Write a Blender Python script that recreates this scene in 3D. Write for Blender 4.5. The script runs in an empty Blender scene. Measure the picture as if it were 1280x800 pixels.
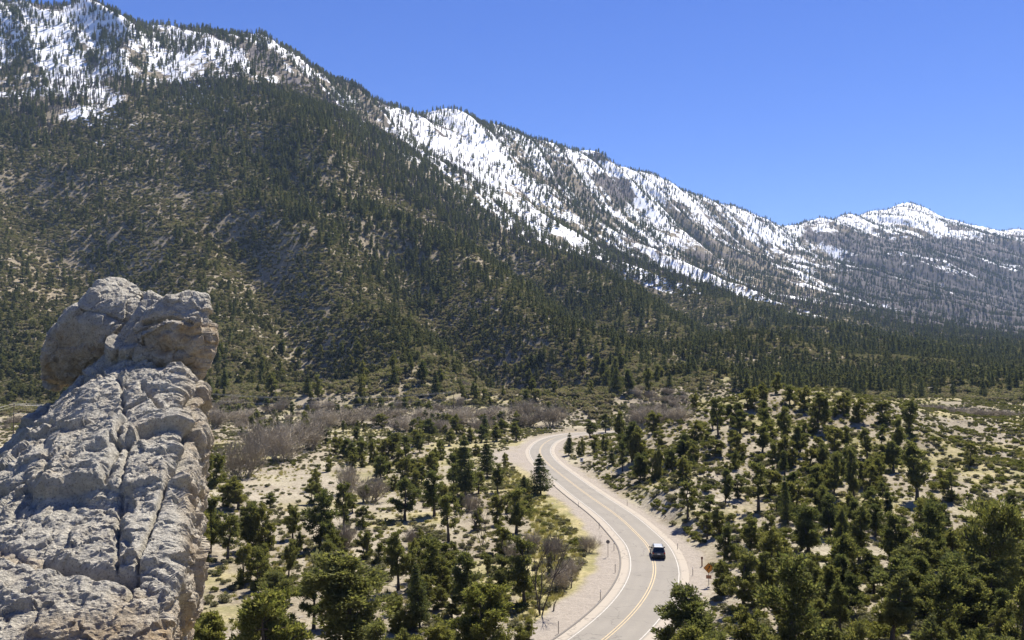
import bpy, bmesh, math, random
import numpy as np
from mathutils import Vector, Matrix, noise as mnoise

random.seed(7)
RNG = np.random.default_rng(7)
SC = bpy.context.scene
COL = SC.collection
R = math.radians

# ------------------------------------------------------------------ camera numbers
FPX = 1044.0
ZC = 27.0
PITCH = math.atan(50.0 / FPX)
CT, ST = math.cos(PITCH), math.sin(PITCH)


def ray(px, py):
    """direction through a point of the 1280x800 photograph, scaled to unit depth"""
    u = (px - 640.0) / FPX
    v = (400.0 - py) / FPX
    dy = CT - v * ST
    return u / dy, (ST + v * CT) / dy


def at(px, py, D):
    a, t = ray(px, py)
    return Vector((a * D, D, ZC + t * D))


def project(x, y, z):
    zz = z - ZC
    depth = y * CT + zz * ST
    up = -y * ST + zz * CT
    return 640 + FPX * x / depth, 400 - FPX * up / depth


# ------------------------------------------------------------------ noise (numpy)
def _hash(i, j, s):
    n = (i * 374761393 + j * 668265263 + s * 1442695041) & 0xFFFFFFFF
    n = ((n ^ (n >> 13)) * 1274126177) & 0xFFFFFFFF
    n = n ^ (n >> 16)
    return (n & 0xFFFF) / 65535.0


def vnoise(x, y, s=0):
    x = np.asarray(x, dtype=np.float64)
    y = np.asarray(y, dtype=np.float64)
    xi = np.floor(x).astype(np.int64)
    yi = np.floor(y).astype(np.int64)
    fx = x - xi
    fy = y - yi
    fx = fx * fx * fx * (fx * (fx * 6 - 15) + 10)
    fy = fy * fy * fy * (fy * (fy * 6 - 15) + 10)
    a = _hash(xi, yi, s)
    b = _hash(xi + 1, yi, s)
    c = _hash(xi, yi + 1, s)
    d = _hash(xi + 1, yi + 1, s)
    return (a + (b - a) * fx + (c - a) * fy + (a - b - c + d) * fx * fy) * 2 - 1


def fbm(x, y, oct=4, s=0, gain=0.5):
    r = 0.0
    a = 1.0
    t = 0.0
    for k in range(oct):
        r = r + a * vnoise(x * 2 ** k + 17.3 * k, y * 2 ** k - 9.1 * k, s + k)
        t += a
        a *= gain
    return r / t


def ridged(x, y, oct=4, s=0):
    r = 0.0
    a = 1.0
    t = 0.0
    for k in range(oct):
        r = r + a * (1 - 2 * np.abs(vnoise(x * 2 ** k + 7.7 * k, y * 2 ** k + 3.1 * k, s + k)))
        t += a
        a *= 0.5
    return r / t


def sstep(a, b, x):
    t = np.clip((x - a) / (b - a), 0, 1)
    return t * t * (3 - 2 * t)


def pchip(xs, ys, xq):
    xs = np.asarray(xs, float)
    ys = np.asarray(ys, float)
    h = np.diff(xs)
    d = np.diff(ys) / h
    m = np.zeros(len(xs))
    for i in range(1, len(xs) - 1):
        if d[i - 1] * d[i] > 0:
            w1 = 2 * h[i] + h[i - 1]
            w2 = h[i] + 2 * h[i - 1]
            m[i] = (w1 + w2) / (w1 / d[i - 1] + w2 / d[i])
    m[0] = d[0]
    m[-1] = d[-1]
    xq = np.clip(xq, xs[0], xs[-1])
    i = np.clip(np.searchsorted(xs, xq) - 1, 0, len(xs) - 2)
    t = (xq - xs[i]) / h[i]
    return (ys[i] * (1 + 2 * t) * (1 - t) ** 2 + m[i] * h[i] * t * (1 - t) ** 2
            + ys[i + 1] * t * t * (3 - 2 * t) + m[i + 1] * h[i] * t * t * (t - 1))


# ------------------------------------------------------------------ road centre line (flat valley floor, z = 0)
def floor_pt(px, py, z=0.0):
    a, t = ray(px, py)
    D = (z - ZC) / t
    return (a * D, D)


road_px = [(648, 900), (708, 838), (760, 797), (794, 764), (813, 735), (818.5, 710), (811, 685), (795, 667), (770, 644), (732, 617.5),
           (706, 597.5), (686, 581.5), (677, 571), (675, 562), (683, 552.5), (700, 546), (728, 542), (775, 540), (830, 537)]
_cp = np.array([(-120, 78), (-80, 63), (-48, 56), (-22, 55)] + [floor_pt(*p) for p in road_px])


def catmull(P, n):
    P = np.vstack([2 * P[0] - P[1], P, 2 * P[-1] - P[-2]])
    out = []
    for i in range(1, len(P) - 2):
        p0, p1, p2, p3 = P[i - 1], P[i], P[i + 1], P[i + 2]
        for k in range(n):
            t = k / n
            out.append(0.5 * ((2 * p1) + (-p0 + p2) * t + (2 * p0 - 5 * p1 + 4 * p2 - p3) * t * t + (-p0 + 3 * p1 - 3 * p2 + p3) * t ** 3))
    out.append(P[-2])
    return np.array(out)


_fine = catmull(_cp, 24)
for _ in range(60):                                    # ease the hand-read wobble
    _fine[1:-1] = 0.25 * _fine[:-2] + 0.5 * _fine[1:-1] + 0.25 * _fine[2:]
_seg = np.r_[0, np.cumsum(np.hypot(*np.diff(_fine, axis=0).T))]
_n = int(_seg[-1] / 1.0)
_s = np.linspace(0, _seg[-1], _n)
ROAD = np.c_[np.interp(_s, _seg, _fine[:, 0]), np.interp(_s, _seg, _fine[:, 1])]
_tan = np.gradient(ROAD, axis=0)
_tan /= np.hypot(*_tan.T)[:, None]
ROADN = np.c_[-_tan[:, 1], _tan[:, 0]]                 # points to the left when driving away from the viewer


def road_dist(x, y):
    """signed distance to the centre line (positive on its left side); 999 far away"""
    x = np.asarray(x, float).ravel()
    y = np.asarray(y, float).ravel()
    out = np.full(x.shape, 999.0)
    ok = np.where((y > 40) & (y < 420) & (np.abs(x) < 135))[0]
    for c in range(0, len(ok), 20000):
        j = ok[c:c + 20000]
        dx = x[j, None] - ROAD[None, ::2, 0]
        dy = y[j, None] - ROAD[None, ::2, 1]
        d2 = dx * dx + dy * dy
        k = np.argmin(d2, axis=1)
        kk = k * 2
        n = ROADN[kk]
        sgn = (x[j] - ROAD[kk, 0]) * n[:, 0] + (y[j] - ROAD[kk, 1]) * n[:, 1]
        out[j] = np.where(sgn >= 0, 1, -1) * np.maximum(np.abs(sgn), np.sqrt(d2[np.arange(len(j)), k]) - 0.3)
    return out


# ------------------------------------------------------------------ terrain: profiles per compass direction
NEAR_D = [55, 80, 110, 150, 190, 235, 300, 360, 430]
COLS = {
    -1100: ([0, 0, 0, 0, 0, 0, 0, 4, 12], [(560, 400), (750, 280), (1000, 130), (1250, 20), (1500, -80), (1750, -150)]),
    -700: ([0, 0, 0, 0, 0, 0, 0, 3, 10], [(560, 420), (750, 300), (1000, 150), (1250, 40), (1500, -60), (1750, -130)]),
    -300: ([0, 0, 0, 0, 0, 0, 0, 2, 5], [(540, 440), (720, 330), (950, 190), (1200, 90), (1450, 10), (1750, -70)]),
    0: ([0, 0, 0, 0, 0, 0, 0, 1, 3], [(530, 462), (680, 385), (900, 280), (1200, 165), (1500, 85), (1850, -2)]),
    60: ([0, 0, 0, 0, 0, 0, 0, 1, 2], [(530, 463), (680, 387), (900, 282), (1200, 167), (1500, 88), (1860, 2)]),
    120: ([0, 0, 0, 0, 0, 0, 0, 1, 2], [(530, 465), (680, 392), (900, 285), (1200, 170), (1500, 90), (1870, 12)]),
    200: ([0, 0, 0, 0, 0, 0, 0, 1, 2], [(530, 465), (680, 392), (900, 285), (1200, 165), (1500, 95), (1900, 24)]),
    300: ([0, 0, 0, 0, 0, 0, 0, 1, 2], [(530, 465), (670, 390), (880, 280), (1150, 165), (1450, 95), (1920, 38)]),
    400: ([0, 0, 0, 0, 0, 0, 0, 1, 2], [(530, 462), (660, 388), (850, 285), (1100, 170), (1550, 130), (1980, 90)]),
    460: ([0, 0, 0, 0, 0, 0, 0, 1, 2], [(540, 462), (680, 390), (880, 300), (1150, 210), (1600, 160), (2080, 117)]),
    520: ([0, 0, 0, 0, 0, 0, 0, 1, 2], [(550, 460), (700, 390), (920, 310), (1250, 235), (1700, 185), (2200, 142)]),
    640: ([0, 0, 0, 0, 0, 0, 0, 1, 2], [(560, 458), (750, 390), (1050, 330), (1500, 278), (2000, 215), (2550, 162)]),
    720: ([0, 0, 0, 0, 0, .5, 0, 1, 2], [(570, 459), (800, 400), (1150, 346), (1650, 302), (2200, 246), (2800, 190)]),
    760: ([0, 0, 0, 0, 1.2, 2.5, .3, 1, 2], [(580, 460), (820, 405), (1200, 355), (1750, 315), (2350, 262), (2950, 206)]),
    860: ([0, .3, .3, 3, 7, 13.5, 2, 2, 5], [(600, 462), (900, 415), (1350, 372), (2000, 338), (2650, 295), (3300, 246)]),
    930: ([.5, 1, 1.5, 4, 10, 17.5, 8, 5, 8], [(610, 463), (950, 422), (1450, 382), (2200, 350), (2900, 312), (3550, 269)]),
    1000: ([1, 2, 2.5, 5.5, 11.5, 19.6, 11, 9, 10], [(620, 464), (1000, 428), (1550, 390), (2400, 360), (3150, 320), (3800, 282)]),
    1070: ([1, 2, 2.4, 5, 11.5, 17, 10, 8, 10], [(630, 465), (1050, 432), (1650, 398), (2550, 368), (3400, 318), (4300, 274)]),
    1105: ([1, 2, 2.2, 4.8, 11.3, 15.8, 9, 8, 10], [(635, 465), (1080, 434), (1700, 402), (2650, 370), (3500, 315), (4700, 272)]),
    1140: ([1, 2, 2, 4.5, 10.5, 13.3, 7.5, 7.5, 9.5], [(640, 466), (1100, 436), (1750, 405), (2700, 372), (3600, 312), (5000, 262)]),
    1190: ([1, 2, 2, 4.2, 8, 10.5, 6.5, 7.8, 9.5], [(640, 467), (1100, 439), (1750, 410), (2750, 376), (3650, 316), (4800, 281)]),
    1280: ([1, 2, 2, 4, 7, 8, 6.5, 8, 9.5], [(640, 469), (1100, 444), (1800, 418), (2900, 385), (3800, 322), (4700, 289)]),
    1600: ([1, 2, 3, 5, 7, 8, 7, 8, 10], [(640, 472), (1100, 450), (1800, 425), (2900, 395), (3800, 340), (4700, 305)]),
    2300: ([1, 2, 3, 5, 7, 8, 7, 8, 10], [(640, 472), (1100, 455), (1800, 430), (2900, 400), (3800, 350), (4700, 320)]),
}
_ck = sorted(COLS)
_cu = np.array([(p - 640) / FPX for p in _ck])
_tabD, _tabE = [], []
for p in _ck:
    zs, far = COLS[p]
    Ds = [2.5] + NEAR_D + [d for d, _ in far]
    E = [(25.0 - ZC) / 2.5] + [(z - ZC) / d for z, d in zip(zs, NEAR_D)] + [ray(640, py)[1] for _, py in far]
    rd, rp = far[-1]
    Ds += [rd * 1.2, rd * 2.0, 14000]
    E += [ray(640, rp + 45)[1], ray(640, 400)[1], 0.002]
    _tabD.append(np.log(Ds))
    _tabE.append(E)
_tabD = np.array(_tabD)
_tabE = np.array(_tabE)
UMIN, UMAX = _cu[0], _cu[-1]
LMIN, LMAX = math.log(2.5), math.log(14000)
NU, NL = 700, 900
_uq = np.linspace(UMIN, UMAX, NU)
_lq = np.linspace(LMIN, LMAX, NL)
_D = np.array([pchip(_cu, _tabD[:, k], _uq) for k in range(_tabD.shape[1])]).T
_E = np.array([pchip(_cu, _tabE[:, k], _uq) for k in range(_tabE.shape[1])]).T
GRID = np.array([pchip(_D[i], _E[i] * np.exp(_D[i]) + ZC, _lq) for i in range(NU)])     # height in metres


def base_h(u, L):
    fu = np.clip((u - UMIN) / (UMAX - UMIN) * (NU - 1), 0, NU - 1.001)
    fl = np.clip((L - LMIN) / (LMAX - LMIN) * (NL - 1), 0, NL - 1.001)
    i = fu.astype(int)
    j = fl.astype(int)
    a = fu - i
    b = fl - j
    return (GRID[i, j] * (1 - a) * (1 - b) + GRID[i + 1, j] * a * (1 - b) + GRID[i, j + 1] * (1 - a) * b + GRID[i + 1, j + 1] * a * b)


def ab(x, y):
    """along-ridge and down-slope coordinates of the range"""
    return x * 0.793 + y * 0.609, x * 0.609 - y * 0.793


# ravines worked into the lower slopes: (px, py, D) lines
RAVINES = []
for line, wid, dep in [([(300, 300, 840), (335, 365, 720), (375, 430, 590), (415, 492, 480)], 26, 21),
                       ([(500, 330, 850), (540, 385, 710), (585, 430, 610), (640, 470, 530), (690, 500, 460)], 30, 25),
                       ([(120, 300, 860), (150, 360, 740), (170, 430, 590)], 34, 12),
                       ([(640, 330, 1050), (720, 375, 860), (800, 430, 690)], 42, 24),
                       ([(800, 350, 1350), (880, 400, 1050), (960, 445, 760)], 55, 22), ([(330, 190, 1080), (380, 260, 920), (440, 330, 790), (470, 400, 660)], 30, 11), ([(30, 220, 1010), (60, 300, 860), (90, 380, 690)], 34, 11)]:
    RAVINES.append((np.array([at(*p)[:2] for p in line]), wid, dep))


def seg_dist(x, y, P):
    best = np.full(x.shape, 1e9)
    for a, b in zip(P[:-1], P[1:]):
        d = b - a
        t = np.clip(((x - a[0]) * d[0] + (y - a[1]) * d[1]) / (d @ d), 0, 1)
        best = np.minimum(best, np.hypot(x - a[0] - t * d[0], y - a[1] - t * d[1]))
    return best


def height(x, y, detail=True):
    x = np.asarray(x, float)
    y = np.asarray(y, float)
    sh = x.shape
    x = x.ravel()
    y = y.ravel()
    yy = np.maximum(y, 2.5)
    u = x / yy
    L = np.log(yy)
    z = base_h(u, L)
    far = np.clip((yy - 400) / 600, 0, 1)
    A, B = ab(x, y)
    # spurs and gullies running down the fall line
    amp = (np.clip((yy - 400) * 0.034, 0, 18) + np.clip((yy - 1150) * 0.03, 0, 20))
    w = 60 * fbm(x / 300, y / 300, 2, 50)
    z = z + amp * (ridged((A + w) / 260, B / 900, 3, 11) - 0.3)
    z = z + np.clip((yy - 900) * 0.012, 0, 16) * ridged((A + w) / 85, B / 380, 3, 12) - np.clip((yy - 900) * 0.003, 0, 4)
    z = z + np.clip((yy - 420) * 0.010, 0, 4.5) * fbm(x / 70, y / 70, 4, 13)
    z = z + 5.0 * sstep(300, 420, yy) * (1 - sstep(520, 760, yy)) * np.maximum(-0.25, fbm(x / 95 + 3, y / 80, 3, 14))
    for P, wid, dep in RAVINES:
        d = seg_dist(x, y, P)
        z = z - dep * np.exp(-(d / wid) ** 2) + dep * 0.45 * np.exp(-((d - wid * 2.2) / (wid * 1.2)) ** 2)
    # rough ground close by
    near = 1 - sstep(430, 700, yy)
    hill = sstep(0.09, 0.2, u) * sstep(110, 160, yy)
    k = near * sstep(45, 70, yy)
    z = z + k * (0.35 + 0.9 * hill) * fbm(x / 17, y / 17, 3, 20)
    z = z + k * (0.12 + 0.16 * hill) * fbm(x / 3.2, y / 3.2, 3, 21)
    z = z + hill * near * 1.6 * ridged(x / 38, y / 60, 2, 22)
    # the road bed
    rd = road_dist(x, y)
    ar = np.abs(rd)
    f = 1 - sstep(5.2, 10.5, ar)
    left_bed = (rd > 0) & (rd < 9)
    f = np.where(left_bed, np.maximum(f, 1 - sstep(7.5, 13, ar)), f)
    z = z * (1 - f) + (-0.03 - 0.02 * np.clip(ar - 5, 0, 6)) * f
    z = np.where(y < 2.5, 25.0 + 0.02 * (2.5 - y), z)
    return z.reshape(sh)


def hit(px, py, dmin=45.0):
    """where the line of sight through a photo point meets the ground"""
    px = np.atleast_1d(np.asarray(px, float))
    py = np.atleast_1d(np.asarray(py, float))
    u = (px - 640) / FPX
    v = (400 - py) / FPX
    dy = CT - v * ST
    a, t = u / dy, (ST + v * CT) / dy
    res = np.full(px.shape, np.nan)
    Ds = np.exp(np.linspace(math.log(dmin), math.log(7000), 700))
    Dm, am = np.meshgrid(Ds, a)
    H = height(am * Dm, Dm) - (ZC + t[:, None] * Dm)
    for i in range(len(px)):
        k = np.where(H[i] > 0)[0]
        if len(k):
            k = k[0]
            if k == 0:
                res[i] = Ds[0]
            else:
                f = -H[i, k - 1] / (H[i, k] - H[i, k - 1])
                res[i] = Ds[k - 1] + f * (Ds[k] - Ds[k - 1])
    return a * res, res


# ------------------------------------------------------------------ object helpers
def mesh_np(name, V, F, smooth=False):
    """V (n,3) array, F (m,k) array or list of lists"""
    me = bpy.data.meshes.new(name)
    V = np.asarray(V, np.float32)
    if isinstance(F, np.ndarray):
        m, k = F.shape
        me.vertices.add(len(V))
        me.vertices.foreach_set('co', V.ravel())
        me.loops.add(m * k)
        me.loops.foreach_set('vertex_index', F.astype(np.int32).ravel())
        me.polygons.add(m)
        me.polygons.foreach_set('loop_start', np.arange(0, m * k, k, dtype=np.int32))
        me.polygons.foreach_set('loop_total', np.full(m, k, np.int32))
        me.update(calc_edges=True)
    else:
        me.from_pydata([tuple(map(float, v)) for v in V], [], F)
        me.update()
    if smooth:
        me.polygons.foreach_set('use_smooth', np.ones(len(me.polygons), bool))
    return me


def link(name, me, mat=None, parent=None):
    o = bpy.data.objects.new(name, me)
    COL.objects.link(o)
    if mat is not None and me is not None and not me.materials:
        me.materials.append(mat)
    if parent is not None:
        o.parent = parent
    return o


def tag(o, label=None, cat=None, group=None, kind=None):
    if label:
        o['label'] = label
    if cat:
        o['category'] = cat
    if group:
        o['group'] = group
    if kind:
        o['kind'] = kind
    return o


def empty(name, loc=(0, 0, 0), rz=0.0):
    o = bpy.data.objects.new(name, None)
    COL.objects.link(o)
    o.location = loc
    o.rotation_euler = (0, 0, rz)
    o.empty_display_size = 0.3
    return o


class MB:
    """collects tubes, boxes and prisms into one mesh"""

    def __init__(self):
        self.V = []
        self.F = []

    def add(self, V, F):
        b = len(self.V)
        self.V += [tuple(v) for v in V]
        self.F += [[i + b for i in f] for f in F]
        return self

    def tube(self, P, r, n=6, cap=True):
        P = [Vector(p) for p in P]
        if not hasattr(r, '__len__'):
            r = [r] * len(P)
        V = []
        F = []
        for i, p in enumerate(P):
            d = (P[min(i + 1, len(P) - 1)] - P[max(i - 1, 0)])
            d = d.normalized() if d.length > 1e-9 else Vector((0, 0, 1))
            a = d.cross(Vector((0.31, 0.93, 0.17)) if abs(d.z) > 0.8 else Vector((0, 0, 1))).normalized()
            b = d.cross(a)
            for k in range(n):
                t = 2 * math.pi * k / n
                V.append(p + (a * math.cos(t) + b * math.sin(t)) * r[i])
        for i in range(len(P) - 1):
            for k in range(n):
                F.append([i * n + k, i * n + (k + 1) % n, (i + 1) * n + (k + 1) % n, (i + 1) * n + k])
        if cap:
            F.append(list(range(n))[::-1])
            F.append([(len(P) - 1) * n + k for k in range(n)])
        return self.add(V, F)

    def box(self, c, s, M=None):
        V = []
        for z in (-.5, .5):
            for x, y in ((-.5, -.5), (.5, -.5), (.5, .5), (-.5, .5)):
                v = Vector((x * s[0], y * s[1], z * s[2]))
                if M is not None:
                    v = M @ v
                V.append(v + Vector(c))
        return self.add(V, [[3, 2, 1, 0], [4, 5, 6, 7], [0, 1, 5, 4], [1, 2, 6, 5], [2, 3, 7, 6], [3, 0, 4, 7]])

    def prism(self, poly, y0, y1, axis='y'):
        """polygon in two axes extruded along the third"""
        n = len(poly)
        mk = {'y': lambda a, b, t: (a, t, b), 'x': lambda a, b, t: (t, a, b), 'z': lambda a, b, t: (a, b, t)}[axis]
        V = [mk(a, b, y0) for a, b in poly] + [mk(a, b, y1) for a, b in poly]
        F = [list(range(n)), [n + i for i in range(n)][::-1]]
        F += [[i, n + i, n + (i + 1) % n, (i + 1) % n] for i in range(n)]
        return self.add(V, F)

    def mesh(self, name, smooth=False, fix=True):
        me = bpy.data.meshes.new(name)
        me.from_pydata(self.V, [], self.F)
        if fix:
            bm = bmesh.new()
            bm.from_mesh(me)
            bmesh.ops.recalc_face_normals(bm, faces=bm.faces)
            bm.to_mesh(me)
            bm.free()
        if smooth:
            me.polygons.foreach_set('use_smooth', np.ones(len(me.polygons), bool))
        me.update()
        return me

    def build(self, name, mat, parent=None, smooth=False, bevel=0):
        o = link(name, self.mesh(name, smooth), mat, parent)
        if bevel:
            m = o.modifiers.new('bevel', 'BEVEL')
            m.width = bevel
            m.segments = 2
            m.limit_method = 'ANGLE'
        return o


# ------------------------------------------------------------------ materials
class NT:
    def __init__(self, name):
        self.m = bpy.data.materials.new(name)
        self.m.use_nodes = True
        self.t = self.m.node_tree
        self.t.nodes.clear()
        self.out = self.t.nodes.new('ShaderNodeOutputMaterial')

    def n(self, typ, **kw):
        nd = self.t.nodes.new(typ)
        for k, v in kw.items():
            if k.startswith('i_'):
                nd.inputs[k[2:].replace('_', ' ')].default_value = v
            else:
                setattr(nd, k, v)
        return nd

    def l(self, a, b):
        self.t.links.new(a, b)

    def noise(self, vec, scale, detail=4, rough=0.55, dist=0.0):
        nd = self.n('ShaderNodeTexNoise')
        nd.inputs['Scale'].default_value = scale
        nd.inputs['Detail'].default_value = detail
        nd.inputs['Roughness'].default_value = rough
        nd.inputs['Distortion'].default_value = dist
        if vec is not None:
            self.l(vec, nd.inputs['Vector'])
        return nd.outputs['Fac']

    def ramp(self, fac, stops, interp='LINEAR'):
        nd = self.n('ShaderNodeValToRGB')
        cr = nd.color_ramp
        cr.interpolation = interp
        while len(cr.elements) < len(stops):
            cr.elements.new(0.5)
        for e, (p, c) in zip(cr.elements, stops):
            e.position = p
            e.color = (c, c, c, 1) if not hasattr(c, '__len__') else (*c, 1)
        self.l(fac, nd.inputs['Fac'])
        return nd.outputs['Color']

    def mix(self, fac, a, b, mode='MIX'):
        nd = self.n('ShaderNodeMix', data_type='RGBA', blend_type=mode)
        for sock, val in ((nd.inputs[0], fac), (nd.inputs[6], a), (nd.inputs[7], b)):
            if isinstance(val, (int, float)):
                sock.default_value = val
            elif isinstance(val, tuple):
                sock.default_value = (*val, 1)
            else:
                self.l(val, sock)
        return nd.outputs[2]

    def math(self, op, a, b=0.0, clamp=False):
        nd = self.n('ShaderNodeMath', operation=op, use_clamp=clamp)
        for sock, val in ((nd.inputs[0], a), (nd.inputs[1], b)):
            if isinstance(val, (int, float)):
                sock.default_value = val
            else:
                self.l(val, sock)
        return nd.outputs[0]

    def attr(self, name):
        nd = self.n('ShaderNodeAttribute', attribute_name=name)
        return nd

    def bsdf(self, color, rough=0.8, metal=0.0, spec=0.3):
        b = self.n('ShaderNodeBsdfPrincipled')
        if isinstance(color, tuple):
            b.inputs['Base Color'].default_value = (*color, 1)
        else:
            self.l(color, b.inputs['Base Color'])
        if isinstance(rough, (int, float)):
            b.inputs['Roughness'].default_value = rough
        else:
            self.l(rough, b.inputs['Roughness'])
        b.inputs['Metallic'].default_value = metal
        b.inputs['Specular IOR Level'].default_value = spec
        return b

    def bump(self, h, strength, dist, b):
        nd = self.n('ShaderNodeBump')
        nd.inputs['Strength'].default_value = strength
        nd.inputs['Distance'].default_value = dist
        self.l(h, nd.inputs['Height'])
        self.l(nd.outputs[0], b.inputs['Normal'])

    def done(self, sh):
        self.l(sh, self.out.inputs['Surface'])
        return self.m


def simple(name, color, rough=0.7, metal=0.0, spec=0.3, var=0.12, scale=6.0):
    t = NT(name)
    co = t.n('ShaderNodeTexCoord').outputs['Object']
    f = t.noise(co, scale, 5, 0.6)
    c = t.mix(t.ramp(f, [(0.3, 0.0), (0.75, 1.0)]), tuple(x * (1 - var) for x in color), tuple(min(1, x * (1 + var)) for x in color))
    return t.done(t.bsdf(c, rough, metal, spec).outputs[0])


def leaf_mat(name, dark, mid, tip, trans=0.3):
    t = NT(name)
    oi = t.n('ShaderNodeObjectInfo').outputs['Random']
    gi = t.n('ShaderNodeNewGeometry').outputs['Random Per Island']
    c1 = t.mix(t.ramp(oi, [(0.0, 0.0), (1.0, 1.0)]), dark, mid)
    c = t.mix(t.ramp(gi, [(0.45, 0.0), (1.0, 0.85)]), c1, tip)
    d = t.n('ShaderNodeBsdfDiffuse')
    tr = t.n('ShaderNodeBsdfTranslucent')
    t.l(c, d.inputs[0])
    t.l(t.mix(1.0, c, (1.0, 1.0, 0.55), 'MULTIPLY'), tr.inputs[0])
    mx = t.n('ShaderNodeMixShader')
    mx.inputs[0].default_value = trans
    t.l(d.outputs[0], mx.inputs[1])
    t.l(tr.outputs[0], mx.inputs[2])
    return t.done(mx.outputs[0])


M = {}
M['pine_leaf'] = leaf_mat('pine_needles', (0.100, 0.116, 0.052), (0.160, 0.168, 0.072), (0.245, 0.235, 0.105), 0.55)
M['juniper_leaf'] = leaf_mat('juniper_needles', (0.105, 0.120, 0.050), (0.175, 0.175, 0.070), (0.25, 0.235, 0.10), 0.55)
M['bright_leaf'] = leaf_mat('bright_juniper_needles', (0.14, 0.155, 0.052), (0.20, 0.20, 0.070), (0.29, 0.27, 0.11), 0.55)
M['dark_leaf'] = leaf_mat('dark_pine_needles', (0.076, 0.096, 0.048), (0.120, 0.136, 0.060), (0.19, 0.19, 0.086), 0.53)
M['far_leaf'] = leaf_mat('mountain_conifer_needles', (0.082, 0.100, 0.056), (0.138, 0.148, 0.074), (0.205, 0.205, 0.105), 0.48)
M['slope_leaf'] = leaf_mat('slope_pinyon_needles', (0.092, 0.104, 0.050), (0.155, 0.158, 0.072), (0.22, 0.21, 0.10), 0.45)
M['brush_leaf'] = leaf_mat('hillside_brush_leaves', (0.165, 0.148, 0.104), (0.255, 0.226, 0.155), (0.34, 0.30, 0.21), 0.4)
M['brush_olive'] = leaf_mat('olive_brush_leaves', (0.135, 0.140, 0.072), (0.21, 0.205, 0.105), (0.29, 0.27, 0.145), 0.4)
M['sage_leaf'] = leaf_mat('sagebrush_leaves', (0.12, 0.12, 0.070), (0.20, 0.19, 0.11), (0.27, 0.25, 0.15), 0.3)
M['green_shrub_leaf'] = leaf_mat('green_shrub_leaves', (0.095, 0.112, 0.034), (0.17, 0.175, 0.052), (0.25, 0.235, 0.08), 0.4)
M['grass_blade'] = leaf_mat('dry_grass_blades', (0.17, 0.18, 0.06), (0.36, 0.31, 0.13), (0.45, 0.40, 0.20), 0.35)
M['twig'] = simple('bare_grey_twigs', (0.275, 0.235, 0.172), 0.9, var=0.3)
M['pale_twig'] = simple('pale_bare_twigs', (0.37, 0.32, 0.24), 0.9, var=0.3)
M['bark'] = simple('grey_brown_bark', (0.085, 0.068, 0.055), 0.95, var=0.35, scale=9)
M['snag'] = simple('burned_snag_wood', (0.095, 0.078, 0.072), 0.95, var=0.4, scale=2)


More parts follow.
